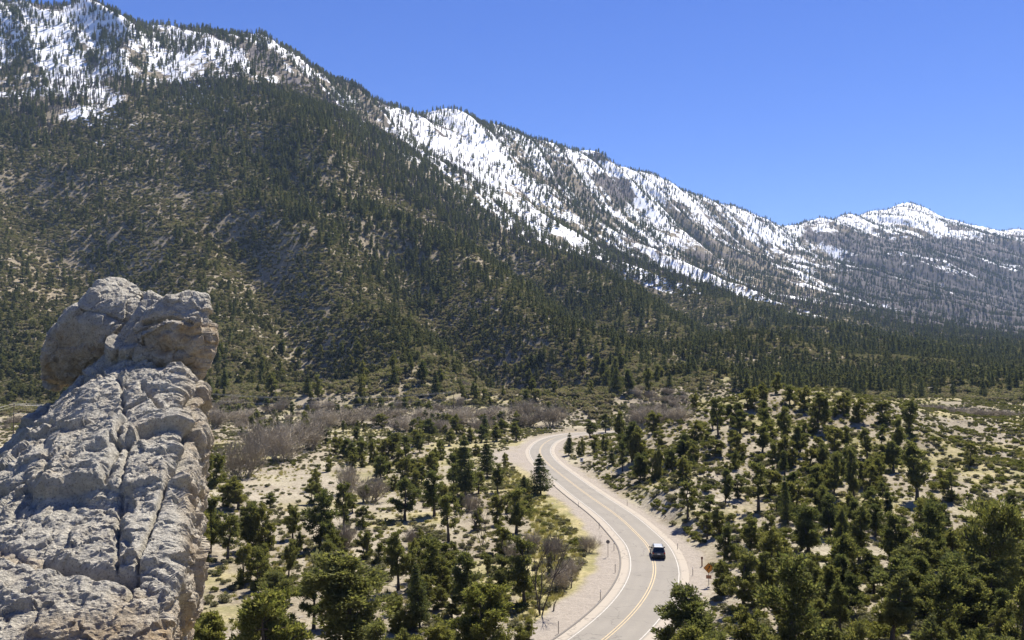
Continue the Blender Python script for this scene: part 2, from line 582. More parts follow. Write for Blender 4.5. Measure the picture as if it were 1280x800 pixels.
def ground_mat():
    t = NT('mountain_ground')
    pos = t.n('ShaderNodeNewGeometry').outputs['Position']
    zone = t.n('ShaderNodeSeparateColor')
    t.l(t.attr('zone').outputs['Color'], zone.inputs[0])
    zone2 = t.n('ShaderNodeSeparateColor')
    t.l(t.attr('zone2').outputs['Color'], zone2.inputs[0])
    snow, pale, green = zone.outputs
    gravel, cliff, burn = zone2.outputs
    n_big = t.noise(pos, 0.035, 6, 0.6)
    n_mid = t.noise(pos, 0.22, 6, 0.62)
    n_fine = t.noise(pos, 1.7, 6, 0.7)
    n_tiny = t.noise(pos, 8.0, 4, 0.7)
    # brown-olive slope soil with litter
    slope = t.mix(t.ramp(n_mid, [(0.38, 0.0), (0.62, 1.0)]), (0.125, 0.106, 0.075), (0.24, 0.20, 0.14))
    slope = t.mix(t.ramp(n_fine, [(0.45, 0.0), (0.75, 0.7)]), slope, (0.30, 0.255, 0.18))
    # pale sandy ground
    sand = t.mix(t.ramp(n_mid, [(0.35, 0.0), (0.65, 1.0)]), (0.23, 0.205, 0.158), (0.44, 0.40, 0.315))
    sand = t.mix(t.ramp(n_fine, [(0.38, 1.0), (0.54, 0.0)]), sand, (0.165, 0.13, 0.092))
    sand = t.mix(t.ramp(n_big, [(0.5, 0.0), (0.7, 0.55)]), sand, (0.38, 0.36, 0.22))
    sand = t.mix(t.ramp(t.noise(pos, 0.11, 5, 0.65), [(0.46, 0.0), (0.62, 0.75)]), sand, (0.19, 0.165, 0.12))
    c = t.mix(pale, slope, sand)
    # meadow grass
    gr = t.mix(t.ramp(n_mid, [(0.36, 0.0), (0.62, 1.0)]), (0.17, 0.165, 0.065), (0.38, 0.325, 0.17))
    gr = t.mix(t.ramp(n_fine, [(0.4, 0.6), (0.6, 0.0)]), gr, (0.16, 0.14, 0.075))
    c = t.mix(green, c, gr)
    # gravel and dust of the verge
    gv = t.mix(t.ramp(n_tiny, [(0.35, 0.0), (0.7, 1.0)]), (0.22, 0.195, 0.165), (0.34, 0.30, 0.255))
    gv = t.mix(t.ramp(n_fine, [(0.35, 0.55), (0.55, 0.0)]), gv, (0.19, 0.165, 0.138))
    c = t.mix(gravel, c, gv)
    # burned reddish-grey slopes and cliffs
    bn = t.mix(t.ramp(n_mid, [(0.35, 0.0), (0.7, 1.0)]), (0.062, 0.058, 0.058), (0.115, 0.096, 0.088))
    c = t.mix(burn, c, bn)
    cl = t.mix(t.ramp(t.noise(pos, 0.06, 7, 0.7), [(0.35, 0.0), (0.65, 1.0)]), (0.07, 0.062, 0.062), (0.19, 0.165, 0.155))
    c = t.mix(cliff, c, cl)
    # snow: the mask is broken up by fine noise so its rim is ragged
    wob = t.math('ADD', t.math('MULTIPLY', t.math('SUBTRACT', t.noise(pos, 0.05, 8, 0.72), 0.5), 1.5), snow)
    sfac = t.ramp(wob, [(0.46, 0.0), (0.58, 1.0)])
    c = t.mix(sfac, c, t.mix(n_big, (0.80, 0.82, 0.86), (0.90, 0.90, 0.91)))
    b = t.bsdf(c, 0.95, 0, 0.1)
    h = t.math('ADD', t.math('MULTIPLY', n_fine, 0.35), t.math('MULTIPLY', n_mid, 1.4))
    t.bump(h, 0.7, 0.6, b)
    return t.done(b.outputs[0])


def rock_mat():
    t = NT('weathered_limestone')
    co = t.n('ShaderNodeTexCoord').outputs['Object']
    n1 = t.noise(co, 0.9, 8, 0.65)
    n2 = t.noise(co, 5.0, 8, 0.7)
    n3 = t.noise(co, 26.0, 6, 0.75)
    c = t.mix(t.ramp(n2, [(0.32, 0.0), (0.68, 1.0)]), (0.385, 0.36, 0.305), (0.64, 0.605, 0.515))
    c = t.mix(t.ramp(n1, [(0.5, 0.0), (0.72, 0.6)]), c, (0.46, 0.38, 0.27))
    c = t.mix(t.ramp(n3, [(0.36, 0.85), (0.47, 0.0)]), c, (0.14, 0.128, 0.108))
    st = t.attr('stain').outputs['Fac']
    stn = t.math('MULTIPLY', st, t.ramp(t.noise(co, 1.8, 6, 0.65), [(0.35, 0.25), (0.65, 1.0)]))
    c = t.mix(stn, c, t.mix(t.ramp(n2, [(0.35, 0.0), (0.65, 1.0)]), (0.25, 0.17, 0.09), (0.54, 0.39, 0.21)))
    b = t.bsdf(c, 0.92, 0, 0.15)
    vor = t.n('ShaderNodeTexVoronoi', feature='DISTANCE_TO_EDGE')
    vor.inputs['Scale'].default_value = 3.2
    dn = t.n('ShaderNodeMix', data_type='VECTOR')
    dn.inputs[0].default_value = 0.12
    t.l(co, dn.inputs[4])
    nz = t.n('ShaderNodeTexNoise')
    nz.inputs['Scale'].default_value = 3
    t.l(co, nz.inputs['Vector'])
    t.l(nz.outputs['Color'], dn.inputs[5])
    t.l(dn.outputs[1], vor.inputs['Vector'])
    crack = t.ramp(vor.outputs['Distance'], [(0.0, 0.0), (0.05, 1.0)])
    n4 = t.noise(co, 11.0, 7, 0.72, 0.6)
    h = t.math('ADD', t.math('ADD', t.math('MULTIPLY', n2, 0.9), t.math('MULTIPLY', n4, 0.8)), t.math('ADD', t.math('MULTIPLY', crack, 0.10), t.math('MULTIPLY', n3, 0.4)))
    t.bump(h, 1.0, 0.13, b)
    return t.done(b.outputs[0])


def asphalt_mat():
    t = NT('sun_bleached_asphalt')
    pos = t.n('ShaderNodeNewGeometry').outputs['Position']
    off = t.attr('across').outputs['Fac']
    n1 = t.noise(pos, 0.12, 5, 0.6)
    n2 = t.noise(pos, 3.0, 6, 0.7)
    c = t.mix(t.ramp(n1, [(0.35, 0.0), (0.65, 1.0)]), (0.20, 0.184, 0.158), (0.23, 0.212, 0.182))
    c = t.mix(t.ramp(n2, [(0.3, 0.5), (0.5, 0.0)]), c, (0.18, 0.165, 0.145))
    # worn wheel paths, paler dusty shoulders
    a = t.math('ABSOLUTE', off)
    w = t.math('ABSOLUTE', t.math('SUBTRACT', t.math('ABSOLUTE', t.math('SUBTRACT', a, 1.55)), 0.75))
    c = t.mix(t.ramp(w, [(0.0, 0.4), (0.5, 0.0)]), c, (0.19, 0.175, 0.153))
    sh = t.ramp(t.math('MULTIPLY', t.math('ADD', a, t.math('MULTIPLY', t.math('SUBTRACT', n2, 0.5), 0.5)), 0.1), [(0.315, 0.0), (0.345, 0.85)])
    c = t.mix(sh, c, (0.335, 0.295, 0.242))
    vr = t.n('ShaderNodeTexVoronoi', feature='DISTANCE_TO_EDGE')
    vr.inputs['Scale'].default_value = 0.16
    wp = t.n('ShaderNodeMix', data_type='VECTOR')
    wp.inputs[0].default_value = 0.03
    nz = t.n('ShaderNodeTexNoise')
    nz.inputs['Scale'].default_value = 0.8
    t.l(pos, wp.inputs[4])
    sc = t.n('ShaderNodeVectorMath', operation='SCALE')
    sc.inputs[3].default_value = 60
    t.l(pos, nz.inputs['Vector'])
    t.l(nz.outputs['Color'], sc.inputs[0])
    t.l(sc.outputs[0], wp.inputs[5])
    t.l(wp.outputs[1], vr.inputs['Vector'])
    c = t.mix(t.ramp(vr.outputs['Distance'], [(0.0, 0.55), (0.012, 0.0)]), c, (0.09, 0.082, 0.074))
    seam = t.math('ABSOLUTE', t.math('SUBTRACT', a, 0.0))
    c = t.mix(t.ramp(seam, [(0.03, 0.4), (0.07, 0.0)]), c, (0.12, 0.11, 0.10))
    b = t.bsdf(c, 0.9, 0, 0.2)
    t.bump(t.noise(pos, 30, 3, 0.7), 0.4, 0.02, b)
    return t.done(b.outputs[0])


def paint_mat(name, col, wear):
    t = NT(name)
    pos = t.n('ShaderNodeNewGeometry').outputs['Position']
    n = t.noise(pos, 4.0, 6, 0.75)
    c = t.mix(t.ramp(n, [(0.3, wear), (0.55, 0.0)]), col, (0.23, 0.21, 0.185))
    return t.done(t.bsdf(c, 0.75).outputs[0])


M['stone'] = simple('pale_stone', (0.36, 0.32, 0.26), 0.95, var=0.35, scale=3)
M['ground'] = ground_mat()
M['rock'] = rock_mat()
M['asphalt'] = asphalt_mat()
M['white_line'] = paint_mat('white_road_paint', (0.44, 0.415, 0.375), 0.9)
M['yellow_line'] = paint_mat('yellow_road_paint', (0.45, 0.35, 0.20), 0.95)
M['kerb'] = simple('asphalt_kerb', (0.15, 0.137, 0.122), 0.9)
HAZE = 4.8e-5
EXPOSURE = 1.17
# ------------------------------------------------------------------ the ground sheet
def in_poly(px, py, poly, soft=0):
    px = np.asarray(px, float)
    py = np.asarray(py, float)
    ins = np.zeros(px.shape, bool)
    n = len(poly)
    dist = np.full(px.shape, 1e9)
    for i in range(n):
        x1, y1 = poly[i]
        x2, y2 = poly[(i + 1) % n]
        c = ((y1 > py) != (y2 > py)) & (px < (x2 - x1) * (py - y1) / ((y2 - y1) if y2 != y1 else 1e-9) + x1)
        ins ^= c
        if soft:
            dx, dy = x2 - x1, y2 - y1
            t = np.clip(((px - x1) * dx + (py - y1) * dy) / (dx * dx + dy * dy + 1e-9), 0, 1)
            dist = np.minimum(dist, np.hypot(px - x1 - t * dx, py - y1 - t * dy))
    if not soft:
        return ins
    return np.where(ins, sstep(-soft, soft, dist), sstep(soft, -soft, dist) if False else 1 - sstep(-soft, soft, dist))


SNOW_X = [-400, 0, 60, 120, 180, 230, 290, 335, 370, 395, 420, 470, 520, 560, 600, 650, 700, 760, 820, 900, 960, 1010, 1050, 1090, 1150, 1280, 1700]
SNOW_Y = [150, 120, 150, 138, 108, 96, 92, 100, 98, 92, 140, 190, 222, 250, 272, 296, 308, 322, 335, 338, 352, 372, 374, 352, 362, 366, 370]
VERGE = [(640, 585), (672, 600), (700, 622), (735, 655), (753, 688), (748, 720), (715, 772), (680, 792), (640, 772), (668, 716), (662, 655), (640, 620), (625, 598)]
PULLOUT = [(598, 566), (640, 560), (664, 562), (676, 580), (690, 596), (672, 592), (650, 580), (622, 578)]
CLEARING = [(245, 640), (250, 608), (330, 590), (390, 572), (450, 590), (470, 640), (400, 640), (320, 640)]
KNOLL = [(250, 340), (325, 365), (370, 430), (412, 495), (330, 505), (250, 500)]
BURN = [[(1040, 300), (1300, 300), (1300, 440), (1180, 430), (1080, 400), (1030, 370)], [(740, 305), (830, 325), (920, 352), (900, 372), (800, 352), (730, 330)],
        [(440, 190), (480, 205), (560, 262), (620, 295), (600, 305), (520, 262), (450, 215)]]
CLIFF = [[(30, 0), (75, 5), (78, 16), (40, 14)], [(300, 55), (345, 66), (352, 95), (318, 90)], [(352, 88), (395, 105), (420, 135), (415, 160), (385, 150), (350, 112)],
         [(470, 118), (492, 124), (488, 134), (465, 128)], [(1000, 284), (1040, 290), (1110, 300), (1200, 298), (1300, 306), (1300, 322), (1190, 314), (1080, 312), (1000, 300)],
         [(690, 205), (705, 215), (700, 240), (688, 225)], [(575, 340), (600, 362), (625, 385), (600, 392), (570, 372)], [(545, 155), (560, 160), (575, 166), (556, 166)],
         [(730, 218), (790, 222), (800, 245), (770, 262), (760, 240)]]


def build_ground():
    us = np.r_[np.linspace(UMIN, -0.78, 50)[:-1], np.linspace(-0.78, 0.78, 1120), np.linspace(0.78, UMAX, 50)[1:]]
    Ds = np.r_[np.exp(np.linspace(math.log(2.6), math.log(52), 30))[:-1], np.exp(np.linspace(math.log(52), math.log(480), 420))[:-1],
               np.exp(np.linspace(math.log(480), math.log(5600), 560))[:-1], np.exp(np.linspace(math.log(5600), math.log(13500), 20))]
    nu, nd = len(us), len(Ds)
    U, DD = np.meshgrid(us, Ds)
    X = (U * DD).ravel()
    Y = DD.ravel()
    Z = height(X, Y)
    V = np.c_[X, Y, Z]
    i = np.arange((nd - 1) * nu).reshape(nd - 1, nu)[:, :-1].ravel()
    F = np.c_[i, i + 1, i + nu + 1, i + nu]
    # the hilltop under and behind the viewpoint
    gx, gy = np.meshgrid(np.linspace(-70, 70, 29), np.linspace(-60, 2.4, 14))
    b = len(V)
    V = np.vstack([V, np.c_[gx.ravel(), gy.ravel(), 24.9 + 0.15 * fbm(gx.ravel() / 4, gy.ravel() / 4, 3, 31)]])
    j = (np.arange(13 * 29).reshape(13, 29)[:, :-1].ravel()) + b
    F = np.vstack([F, np.c_[j, j + 1, j + 30, j + 29]])
    me = mesh_np('ground', V, F, smooth=True)
    x, y, z = V[:, 0], V[:, 1], V[:, 2]
    yy = np.maximum(y, 2.6)
    px, py = project(x, yy, z)
    A, B = ab(x, y)
    # snow: an elevation line ragged with chutes that follow the fall line
    sl = np.interp(px, SNOW_X, SNOW_Y)
    chute = ridged((A + 30 * fbm(x / 120, y / 120, 2, 60)) / 120, B / 900, 3, 61)
    clump = fbm(x / 60, y / 60, 5, 62)
    edge = (sl - py) / 80 + 1.5 * (chute - 0.28) + 0.95 * clump
    snow = 0.395 - 0.02 * sstep(430, 520, px) + 0.13 * sstep(280, 350, px) * sstep(500, 430, px) + 0.42 * np.clip(edge, -1.6, 1.15)
    snow += (0.18 + 0.12 * sstep(400, 500, px)) * fbm(A / 16, B / 120, 3, 63)
    snow -= 0.25 * sstep(1000, 1060, px) * sstep(285, 325, py)
    snow = np.where(yy > 850, snow, 0)
    snow = np.where((px < 440) & (py > 165), np.minimum(snow, 0.2 + 0.75 * sstep(0.15, 0.6, clump) * sstep(240, 170, py)), snow)
    high = sstep(4000, 4800, yy)
    snow = snow + 0.40 * high * sstep(300, 280, py)
    cl = np.zeros(len(V))
    wob = 9 * fbm(x / 90, y / 90, 4, 64)
    wob2 = 7 * fbm(x / 60 + 50, y / 60, 4, 65)
    for P in CLIFF:
        cl = np.maximum(cl, in_poly(px + wob, py + wob2, P, 5))
    # banded crags of the high ridge
    cl = np.maximum(cl, sstep(0.30, 0.5, fbm(A / 160, z / 26, 4, 66)) * sstep(1500, 2200, yy) * 0.9)
    snow = snow - 0.55 * cl
    bn = np.zeros(len(V))
    for P in BURN:
        bn = np.maximum(bn, in_poly(px + 2 * wob, py + 2 * wob2, P, 14))
    bn *= (yy > 700)
    rd = road_dist(x, y)
    hill = sstep(0.09, 0.2, x / yy) * sstep(100, 150, yy) * (yy < 480)
    n1 = fbm(x / 26, y / 26, 4, 70)
    fy = yy + 75 * fbm(x / 60, y / 60, 4, 79)
    floor = 1 - sstep(350, 450, fy)
    pale = floor * np.clip(0.62 + 0.85 * n1 - 0.12 * hill, 0.08, 1)
    pale = np.maximum(pale, (1 - floor) * sstep(0.12, 0.5, fbm(x / 55, y / 55, 5, 71)) * (0.70 - 0.62 * sstep(550, 1300, yy)))
    pale = np.maximum(pale, in_poly(px, py, KNOLL, 25) * (yy > 430) * (yy < 950) * np.clip(0.6 + 0.9 * fbm(x / 30, y / 30, 4, 72), 0, 1))
    pale = np.maximum(pale, in_poly(px, py, CLEARING, 20) * floor)
    pale = np.clip(pale, 0, 1)
    wp = px + 10 * fbm(x / 4, y / 4, 3, 73)
    wq = py + 5 * fbm(x / 4 + 9, y / 4, 3, 74)
    green = in_poly(wp, wq, VERGE, 7) * (yy < 330)
    green = np.maximum(green, 0.85 * hill * sstep(-0.05, 0.3, fbm(x / 15, y / 15, 4, 75)) * (np.abs(rd) > 6))
    green = np.maximum(green, 0.85 * floor * (x < 10) * sstep(0.0, 0.35, fbm(x / 18 + 5, y / 18, 4, 76)) * (np.abs(rd) > 8))
    wid = np.where(rd > 0, 6.7 + 1.2 * fbm(x / 5, y / 5, 3, 77) + 1.6 * sstep(140, 90, yy), 6.3 + 1.4 * fbm(x / 5, y / 5, 3, 78))
    grav = (1 - sstep(-0.8, 0.8, np.abs(rd) - wid)) * (yy < 420)
    grav = np.maximum(grav, in_poly(wp, wq, PULLOUT, 5) * (yy < 330))
    green = green * (1 - grav) * (1 - 0.6 * in_poly(px, py, CLEARING, 20) * floor)
    for nm, c in (('zone', (snow, pale, green)), ('zone2', (grav, cl, bn))):
        a = me.attributes.new(nm, 'FLOAT_COLOR', 'POINT')
        d = np.ones((len(V), 4), np.float32)
        for k in range(3):
            d[:, k] = np.clip(c[k], 0, 1)
        a.data.foreach_set('color', d.ravel())
    o = link('ground', me, M['ground'])
    tag(o, 'bare valley floor rising into brushy slopes and a snow covered mountain range', kind='structure')
    return o


build_ground()


# ------------------------------------------------------------------ road
def strip(name, offs, z, mat, parent=None, i0=0, i1=None, across=False):
    P = ROAD[i0:i1]
    N = ROADN[i0:i1]
    k = len(offs)
    V = np.zeros((len(P) * k, 3))
    for j, o in enumerate(offs):
        V[j::k, :2] = P + N * o
        V[j::k, 2] = z if not hasattr(z, '__len__') else z[j]
    b = np.arange((len(P) - 1) * k).reshape(len(P) - 1, k)[:, :-1].ravel()
    F = np.c_[b, b + 1, b + k + 1, b + k][:, ::-1]
    me = mesh_np(name, V, F)
    if across:
        a = me.attributes.new('across', 'FLOAT', 'POINT')
        a.data.foreach_set('value', np.tile(np.array(offs, np.float32), len(P)))
    return link(name, me, mat, parent)


road = strip('road', [4.3, 3.4, 3.1, 2.2, 1.55, .8, 0, -.8, -1.55, -2.2, -3.1, -3.4, -4.3], [0.02, .05, .055, .07, .08, .09, .1, .09, .08, .07, .055, .05, .02], M['asphalt'], across=True)
tag(road, 'sun bleached two lane mountain road curving through the valley', kind='structure')
for s in (1, -1):
    strip('edge_line', [s * 3.06 + .06, s * 3.06 - .06], 0.066, M['white_line'], road)
    strip('centre_line', [s * 0.15 + .06, s * 0.15 - .06], 0.112, M['yellow_line'], road)
# asphalt kerb on the outside of the long bend
_kd = np.where((ROAD[:, 1] > 70) & (ROAD[:, 1] < 185))[0]
k = strip('road_kerb', [4.54, 4.51, 4.37, 4.33], [-0.02, .085, .10, -0.02], M['kerb'], None, _kd[0], _kd[-1])
tag(k, 'low dark asphalt kerb along the outer edge of the bend', kind='structure')


# ------------------------------------------------------------------ rock pinnacle
def vox(points_sets, size, name, smooth=1):
    me = bpy.data.meshes.new(name)
    bm = bmesh.new()
    for pts in points_sets:
        vs = [bm.verts.new(p) for p in pts]
        r = bmesh.ops.convex_hull(bm, input=vs)
        junk = [g for g in set(r['geom_interior'] + r['geom_unused']) if isinstance(g, bmesh.types.BMVert) and g.is_valid]
        if junk:
            bmesh.ops.delete(bm, geom=junk, context='VERTS')
    bm.to_mesh(me)
    bm.free()
    o = bpy.data.objects.new(name, me)
    COL.objects.link(o)
    m = o.modifiers.new('r', 'REMESH')
    m.mode = 'VOXEL'
    m.voxel_size = size
    m = o.modifiers.new('s', 'SMOOTH')
    m.iterations = smooth
    dg = bpy.context.evaluated_depsgraph_get()
    out = bpy.data.meshes.new_from_object(o.evaluated_get(dg))
    bpy.data.objects.remove(o)
    bpy.data.meshes.remove(me)
    out.name = name
    return out


def nvec(p):
    return Vector((mnoise.noise(p), mnoise.noise(p + Vector((31.7, 5.2, 9.1))), mnoise.noise(p + Vector((-7.3, 41.9, 23.4)))))


def rough_rock(me, amp, seed, grooves=()):
    n = len(me.vertices)
    co = np.zeros(n * 3, np.float32)
    me.vertices.foreach_get('co', co)
    co = co.reshape(-1, 3)
    no = np.zeros(n * 3, np.float32)
    me.vertex_normals.foreach_get('vector', no)
    no = no.reshape(-1, 3)
    off = Vector((seed * 13.1, seed * 7.7, seed * 3.3))
    d = np.zeros(n)
    gx, gy = project(co[:, 0].astype(float), co[:, 1].astype(float), co[:, 2].astype(float))
    for i in range(n):
        p = Vector(co[i]) + off
        w = p + 0.22 * nvec(p * 1.1) + 0.06 * nvec(p * 4.3)
        q = Vector(((w.x * 0.72 + w.z * 0.60 + w.y * 0.34) * 0.74, (w.x * 0.66 - w.z * 0.62 - w.y * 0.42) * 1.12, (w.y * 0.8 - w.z * 0.5) * 1.0))
        t = 0.0
        # tilted flat facets at three sizes: broken blocks with hard edges
        for fr, am, es in ((0.42, 1.15, 30), (1.05, 0.72, 26), (2.6, 0.30, 22), (6.0, 0.12, 18), (13.0, 0.055, 14)):
            qq = q * fr
            vd, vp = mnoise.voronoi(qq)
            c = vp[0]
            e = 0.5 + 0.5 * min(1.0, (vd[1] - vd[0]) * es)
            rv = nvec(c * 7.31 + off)
            t += am * e * ((qq - c).dot(rv) * 1.5 + 0.65 * rv.x + 0.22)
        t += 0.14 * (1 - 2.2 * abs(mnoise.noise(q * 1.9))) + 0.085 * mnoise.fractal(w * 5.0, 0.6, 2.1, 6)
        t += 0.13 * (1 - 2.4 * abs(mnoise.noise(Vector((w.x * 2.2 + w.z * 1.6, w.y * 2.0, w.z * 3.4 - w.x * 2.6)))))
        d[i] = t
    d *= amp
    for line, wid, dep in grooves:
        best = np.full(n, 1e9)
        for (x1, y1), (x2, y2) in zip(line[:-1], line[1:]):
            dx, dy = x2 - x1, y2 - y1
            t = np.clip(((gx - x1) * dx + (gy - y1) * dy) / (dx * dx + dy * dy), 0, 1)
            best = np.minimum(best, np.hypot(gx - x1 - t * dx, gy - y1 - t * dy))
        d -= dep * np.exp(-(best / wid) ** 2)
    co = co + no * d[:, None]
    me.vertices.foreach_set('co', co.astype(np.float32).ravel())
    me.update()
    return co


def stain_attr(me, fn):
    n = len(me.vertices)
    co = np.zeros(n * 3, np.float32)
    me.vertices.foreach_get('co', co)
    co = co.reshape(-1, 3).astype(float)
    gx, gy = project(co[:, 0], co[:, 1], co[:, 2])
    a = me.attributes.new('stain', 'FLOAT', 'POINT')
    a.data.foreach_set('value', np.clip(fn(gx, gy, co), 0, 1).astype(np.float32))


def bodyD(py):
    return 13.4 + (800 - py) * 0.0262


def P3(l):
    return [at(*p) for p in l]


ROCK_VOX = 0.03
front = [(-190, 760), (-60, 650), (6, 616), (84, 530), (146, 452), (180, 424), (225, 430), (244, 478), (238, 560), (236, 640), (230, 700), (206, 800), (190, 900), (-190, 900)]
body_sets = [
    P3([(x, y, bodyD(y)) for x, y in front] + [(-190, 780, 23), (10, 635, 22.5), (92, 546, 23.7), (158, 462, 24), (200, 436, 24.2), (235, 470, 23.9), (234, 600, 22), (226, 720, 20.5), (205, 830, 19)]),
    P3([(x, y, bodyD(y) - o) for x, y, o in ((120, 520, .3), (200, 470, .3), (244, 488, .2), (236, 640, .1), (226, 560, .45), (150, 600, .4), (180, 500, .5))]),
    P3([(x, y, bodyD(y) - .45) for x, y in ((-150, 690), (0, 640), (70, 560), (130, 600), (120, 690), (0, 720))]),
    P3([(x, y, bodyD(y) - .35) for x, y in ((170, 640), (230, 610), (224, 740), (196, 780), (165, 720))]),
    # root of the pinnacle, down to the hillside
    [Vector(v) for v in ((-14.5, 13, 8), (-5.6, 13, 8), (-5.6, 23, 6), (-15, 24, 6), (-12, 14.4, 20.0), (-5.8, 14.5, 20.0), (-7.6, 20, 20.0), (-12, 21, 20))],
]
rock = empty('rock_pinnacle', at(100, 1000, 19))
tag(rock, 'tall grey rock pinnacle with two boulders balanced on its slanting top', 'rock')


def rock_part(name, sets, size, amp, seed, stain, grooves=(), label=None):
    me = vox(sets, size, name)
    rough_rock(me, amp, seed, grooves)
    stain_attr(me, stain)
    o = link(name, me, M['rock'])
    o.parent = rock
    o.matrix_parent_inverse = Matrix.Translation(-Vector(rock.location))
    if label:
        tag(o, label)
    return o


GRO = [([(212, 600), (196, 650), (180, 700), (160, 752)], 2.2, 0.22), ([(236, 486), (226, 545), (214, 600)], 3, 0.22), ([(-60, 672), (0, 694), (60, 712), (110, 724), (168, 728)], 6, 0.42),
       ([(165, 560), (150, 640), (148, 720)], 2.4, 0.12), ([(130, 470), (155, 500), (158, 540)], 2.5, 0.12), ([(238, 500), (205, 530), (180, 500)], 3, 0.18), ([(70, 545), (60, 600), (20, 640)], 5, 0.10)]
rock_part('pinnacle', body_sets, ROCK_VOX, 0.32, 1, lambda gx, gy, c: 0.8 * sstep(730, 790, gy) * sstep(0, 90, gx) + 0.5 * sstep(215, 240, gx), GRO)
rock_part('ledge', [P3([(-190, 690, 14.65), (0, 706, 14.25), (60, 722, 13.85), (100, 732, 13.65), (165, 740, 13.55), (186, 775, 13.05), (190, 860, 12.65), (-190, 880, 12.45), (0, 775, 12.65), (130, 780, 12.65),
                        (0, 760, 17.20), (150, 770, 17.20), (-190, 760, 17.20)]),
                    ], 0.03, 0.19, 2, lambda gx, gy, c: 0.65 + 0 * gx, [([(0, 768), (70, 774), (130, 792)], 6, 0.5), ([(30, 715), (50, 760)], 3, .15), ([(95, 735), (110, 775)], 3, .15)], 'yellowish rock ledge')
rock_part('boulder', [P3([(56, 470, 23.05), (53, 450, 22.65), (68, 412, 22.35), (96, 388, 22.05), (152, 418, 22.15), (122, 464, 22.95), (102, 478, 23.45), (66, 478, 23.55), (110, 384, 24.05), (160, 400, 24.45), (68, 430, 24.45)]),
                      P3([(102, 392, 22.15), (118, 374, 22.25), (126, 357, 22.65), (138, 353, 23.05), (152, 353, 23.25), (168, 363, 23.25), (180, 374, 23.25), (184, 392, 22.75), (160, 415, 22.45), (130, 420, 22.25), (150, 362, 24.35), (178, 384, 24.45), (120, 400, 24.45)]),
                      P3([(172, 374, 22.95), (186, 371, 23.05), (199, 377, 23.15), (200, 388, 23.15), (184, 402, 22.75), (172, 396, 22.65), (190, 384, 24.25), (176, 380, 24.25)]),
                      P3([(84, 392, 22.75), (100, 387, 22.65), (104, 394, 22.45), (88, 402, 22.35), (96, 396, 23.45)])],
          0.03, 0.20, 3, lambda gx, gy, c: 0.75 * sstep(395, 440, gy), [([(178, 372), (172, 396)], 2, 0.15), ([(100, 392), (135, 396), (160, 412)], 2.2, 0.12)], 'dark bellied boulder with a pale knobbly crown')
rock_part('capstone', [P3([(142, 446, 22.05), (150, 428, 21.75), (168, 408, 21.75), (188, 388, 21.85), (212, 375, 22.05), (236, 372, 22.25), (257, 371, 22.45), (259, 386, 22.25), (258, 410, 21.85), (255, 440, 21.75), (246, 466, 21.85), (234, 472, 22.05),
                           (214, 462, 22.05), (190, 450, 22.05), (170, 446, 22.25), (190, 395, 24.05), (250, 380, 24.25), (245, 450, 23.75), (165, 440, 24.05)]),
                       P3([(170, 415, 21.55), (205, 398, 21.25), (250, 400, 21.45), (252, 440, 21.55), (215, 452, 21.75), (178, 445, 21.75)])],
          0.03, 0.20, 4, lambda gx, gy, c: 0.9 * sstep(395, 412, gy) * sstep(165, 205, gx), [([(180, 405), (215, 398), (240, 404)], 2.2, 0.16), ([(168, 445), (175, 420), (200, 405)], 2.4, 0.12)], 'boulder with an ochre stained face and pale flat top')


# ------------------------------------------------------------------ plant shapes
class Leaves:
    def __init__(self, rng):
        self.r = rng
        self.V = []
        self.F = []
        self.n = 0

    def blob(self, c, rad, n, size, squash=0.75, up=0.35, asp=0.55):
        r = self.r
        d = r.normal(size=(n, 3))
        d /= np.linalg.norm(d, axis=1)[:, None] + 1e-9
        rr = rad * (0.45 + 0.6 * r.random(n) ** 0.6)
        p = np.array(c) + d * rr[:, None] * np.array([1, 1, squash])
        nr = d + r.normal(size=(n, 3)) * 0.75 + np.array([0, 0, up])
        nr /= np.linalg.norm(nr, axis=1)[:, None] + 1e-9
        t = np.cross(nr, r.normal(size=(n, 3)))
        t /= np.linalg.norm(t, axis=1)[:, None] + 1e-9
        b = np.cross(nr, t)
        s = size * (0.6 + 0.8 * r.random(n))[:, None]
        t = t * s
        b = b * s * asp
        V = np.stack([p - t, p + b * 0.9, p + t, p - b * 0.9], axis=1).reshape(-1, 3)
        self.V.append(V)
        i = np.arange(n)[:, None] * 4 + self.n
        self.F.append(i + np.array([[0, 1, 2, 3]]))
        self.n += 4 * n

    def tuft(self, c, rad, n, length, wid, out):
        # sprays of needles: long narrow faces that fan outwards and upwards
        r = self.r
        g = r.normal(size=(n, 3))
        p = np.array(c) + g * rad * np.array([0.52, 0.52, 0.46])
        ax = np.array(out) * 0.7 + g * 0.55 + np.array([0, 0, 0.55]) + r.normal(size=(n, 3)) * 0.45
        ax /= np.linalg.norm(ax, axis=1)[:, None] + 1e-9
        b = np.cross(ax, r.normal(size=(n, 3)))
        b /= np.linalg.norm(b, axis=1)[:, None] + 1e-9
        s = (0.6 + 0.8 * r.random(n))[:, None]
        t = ax * length * s
        b = b * wid * s
        V = np.stack([p - t * 0.6, p + b, p + t, p - b], axis=1).reshape(-1, 3)
        self.V.append(V)
        i = np.arange(n)[:, None] * 4 + self.n
        self.F.append(i + np.array([[0, 1, 2, 3]]))
        self.n += 4 * n

    def mesh(self, name):
        return mesh_np(name, np.vstack(self.V), np.vstack(self.F))


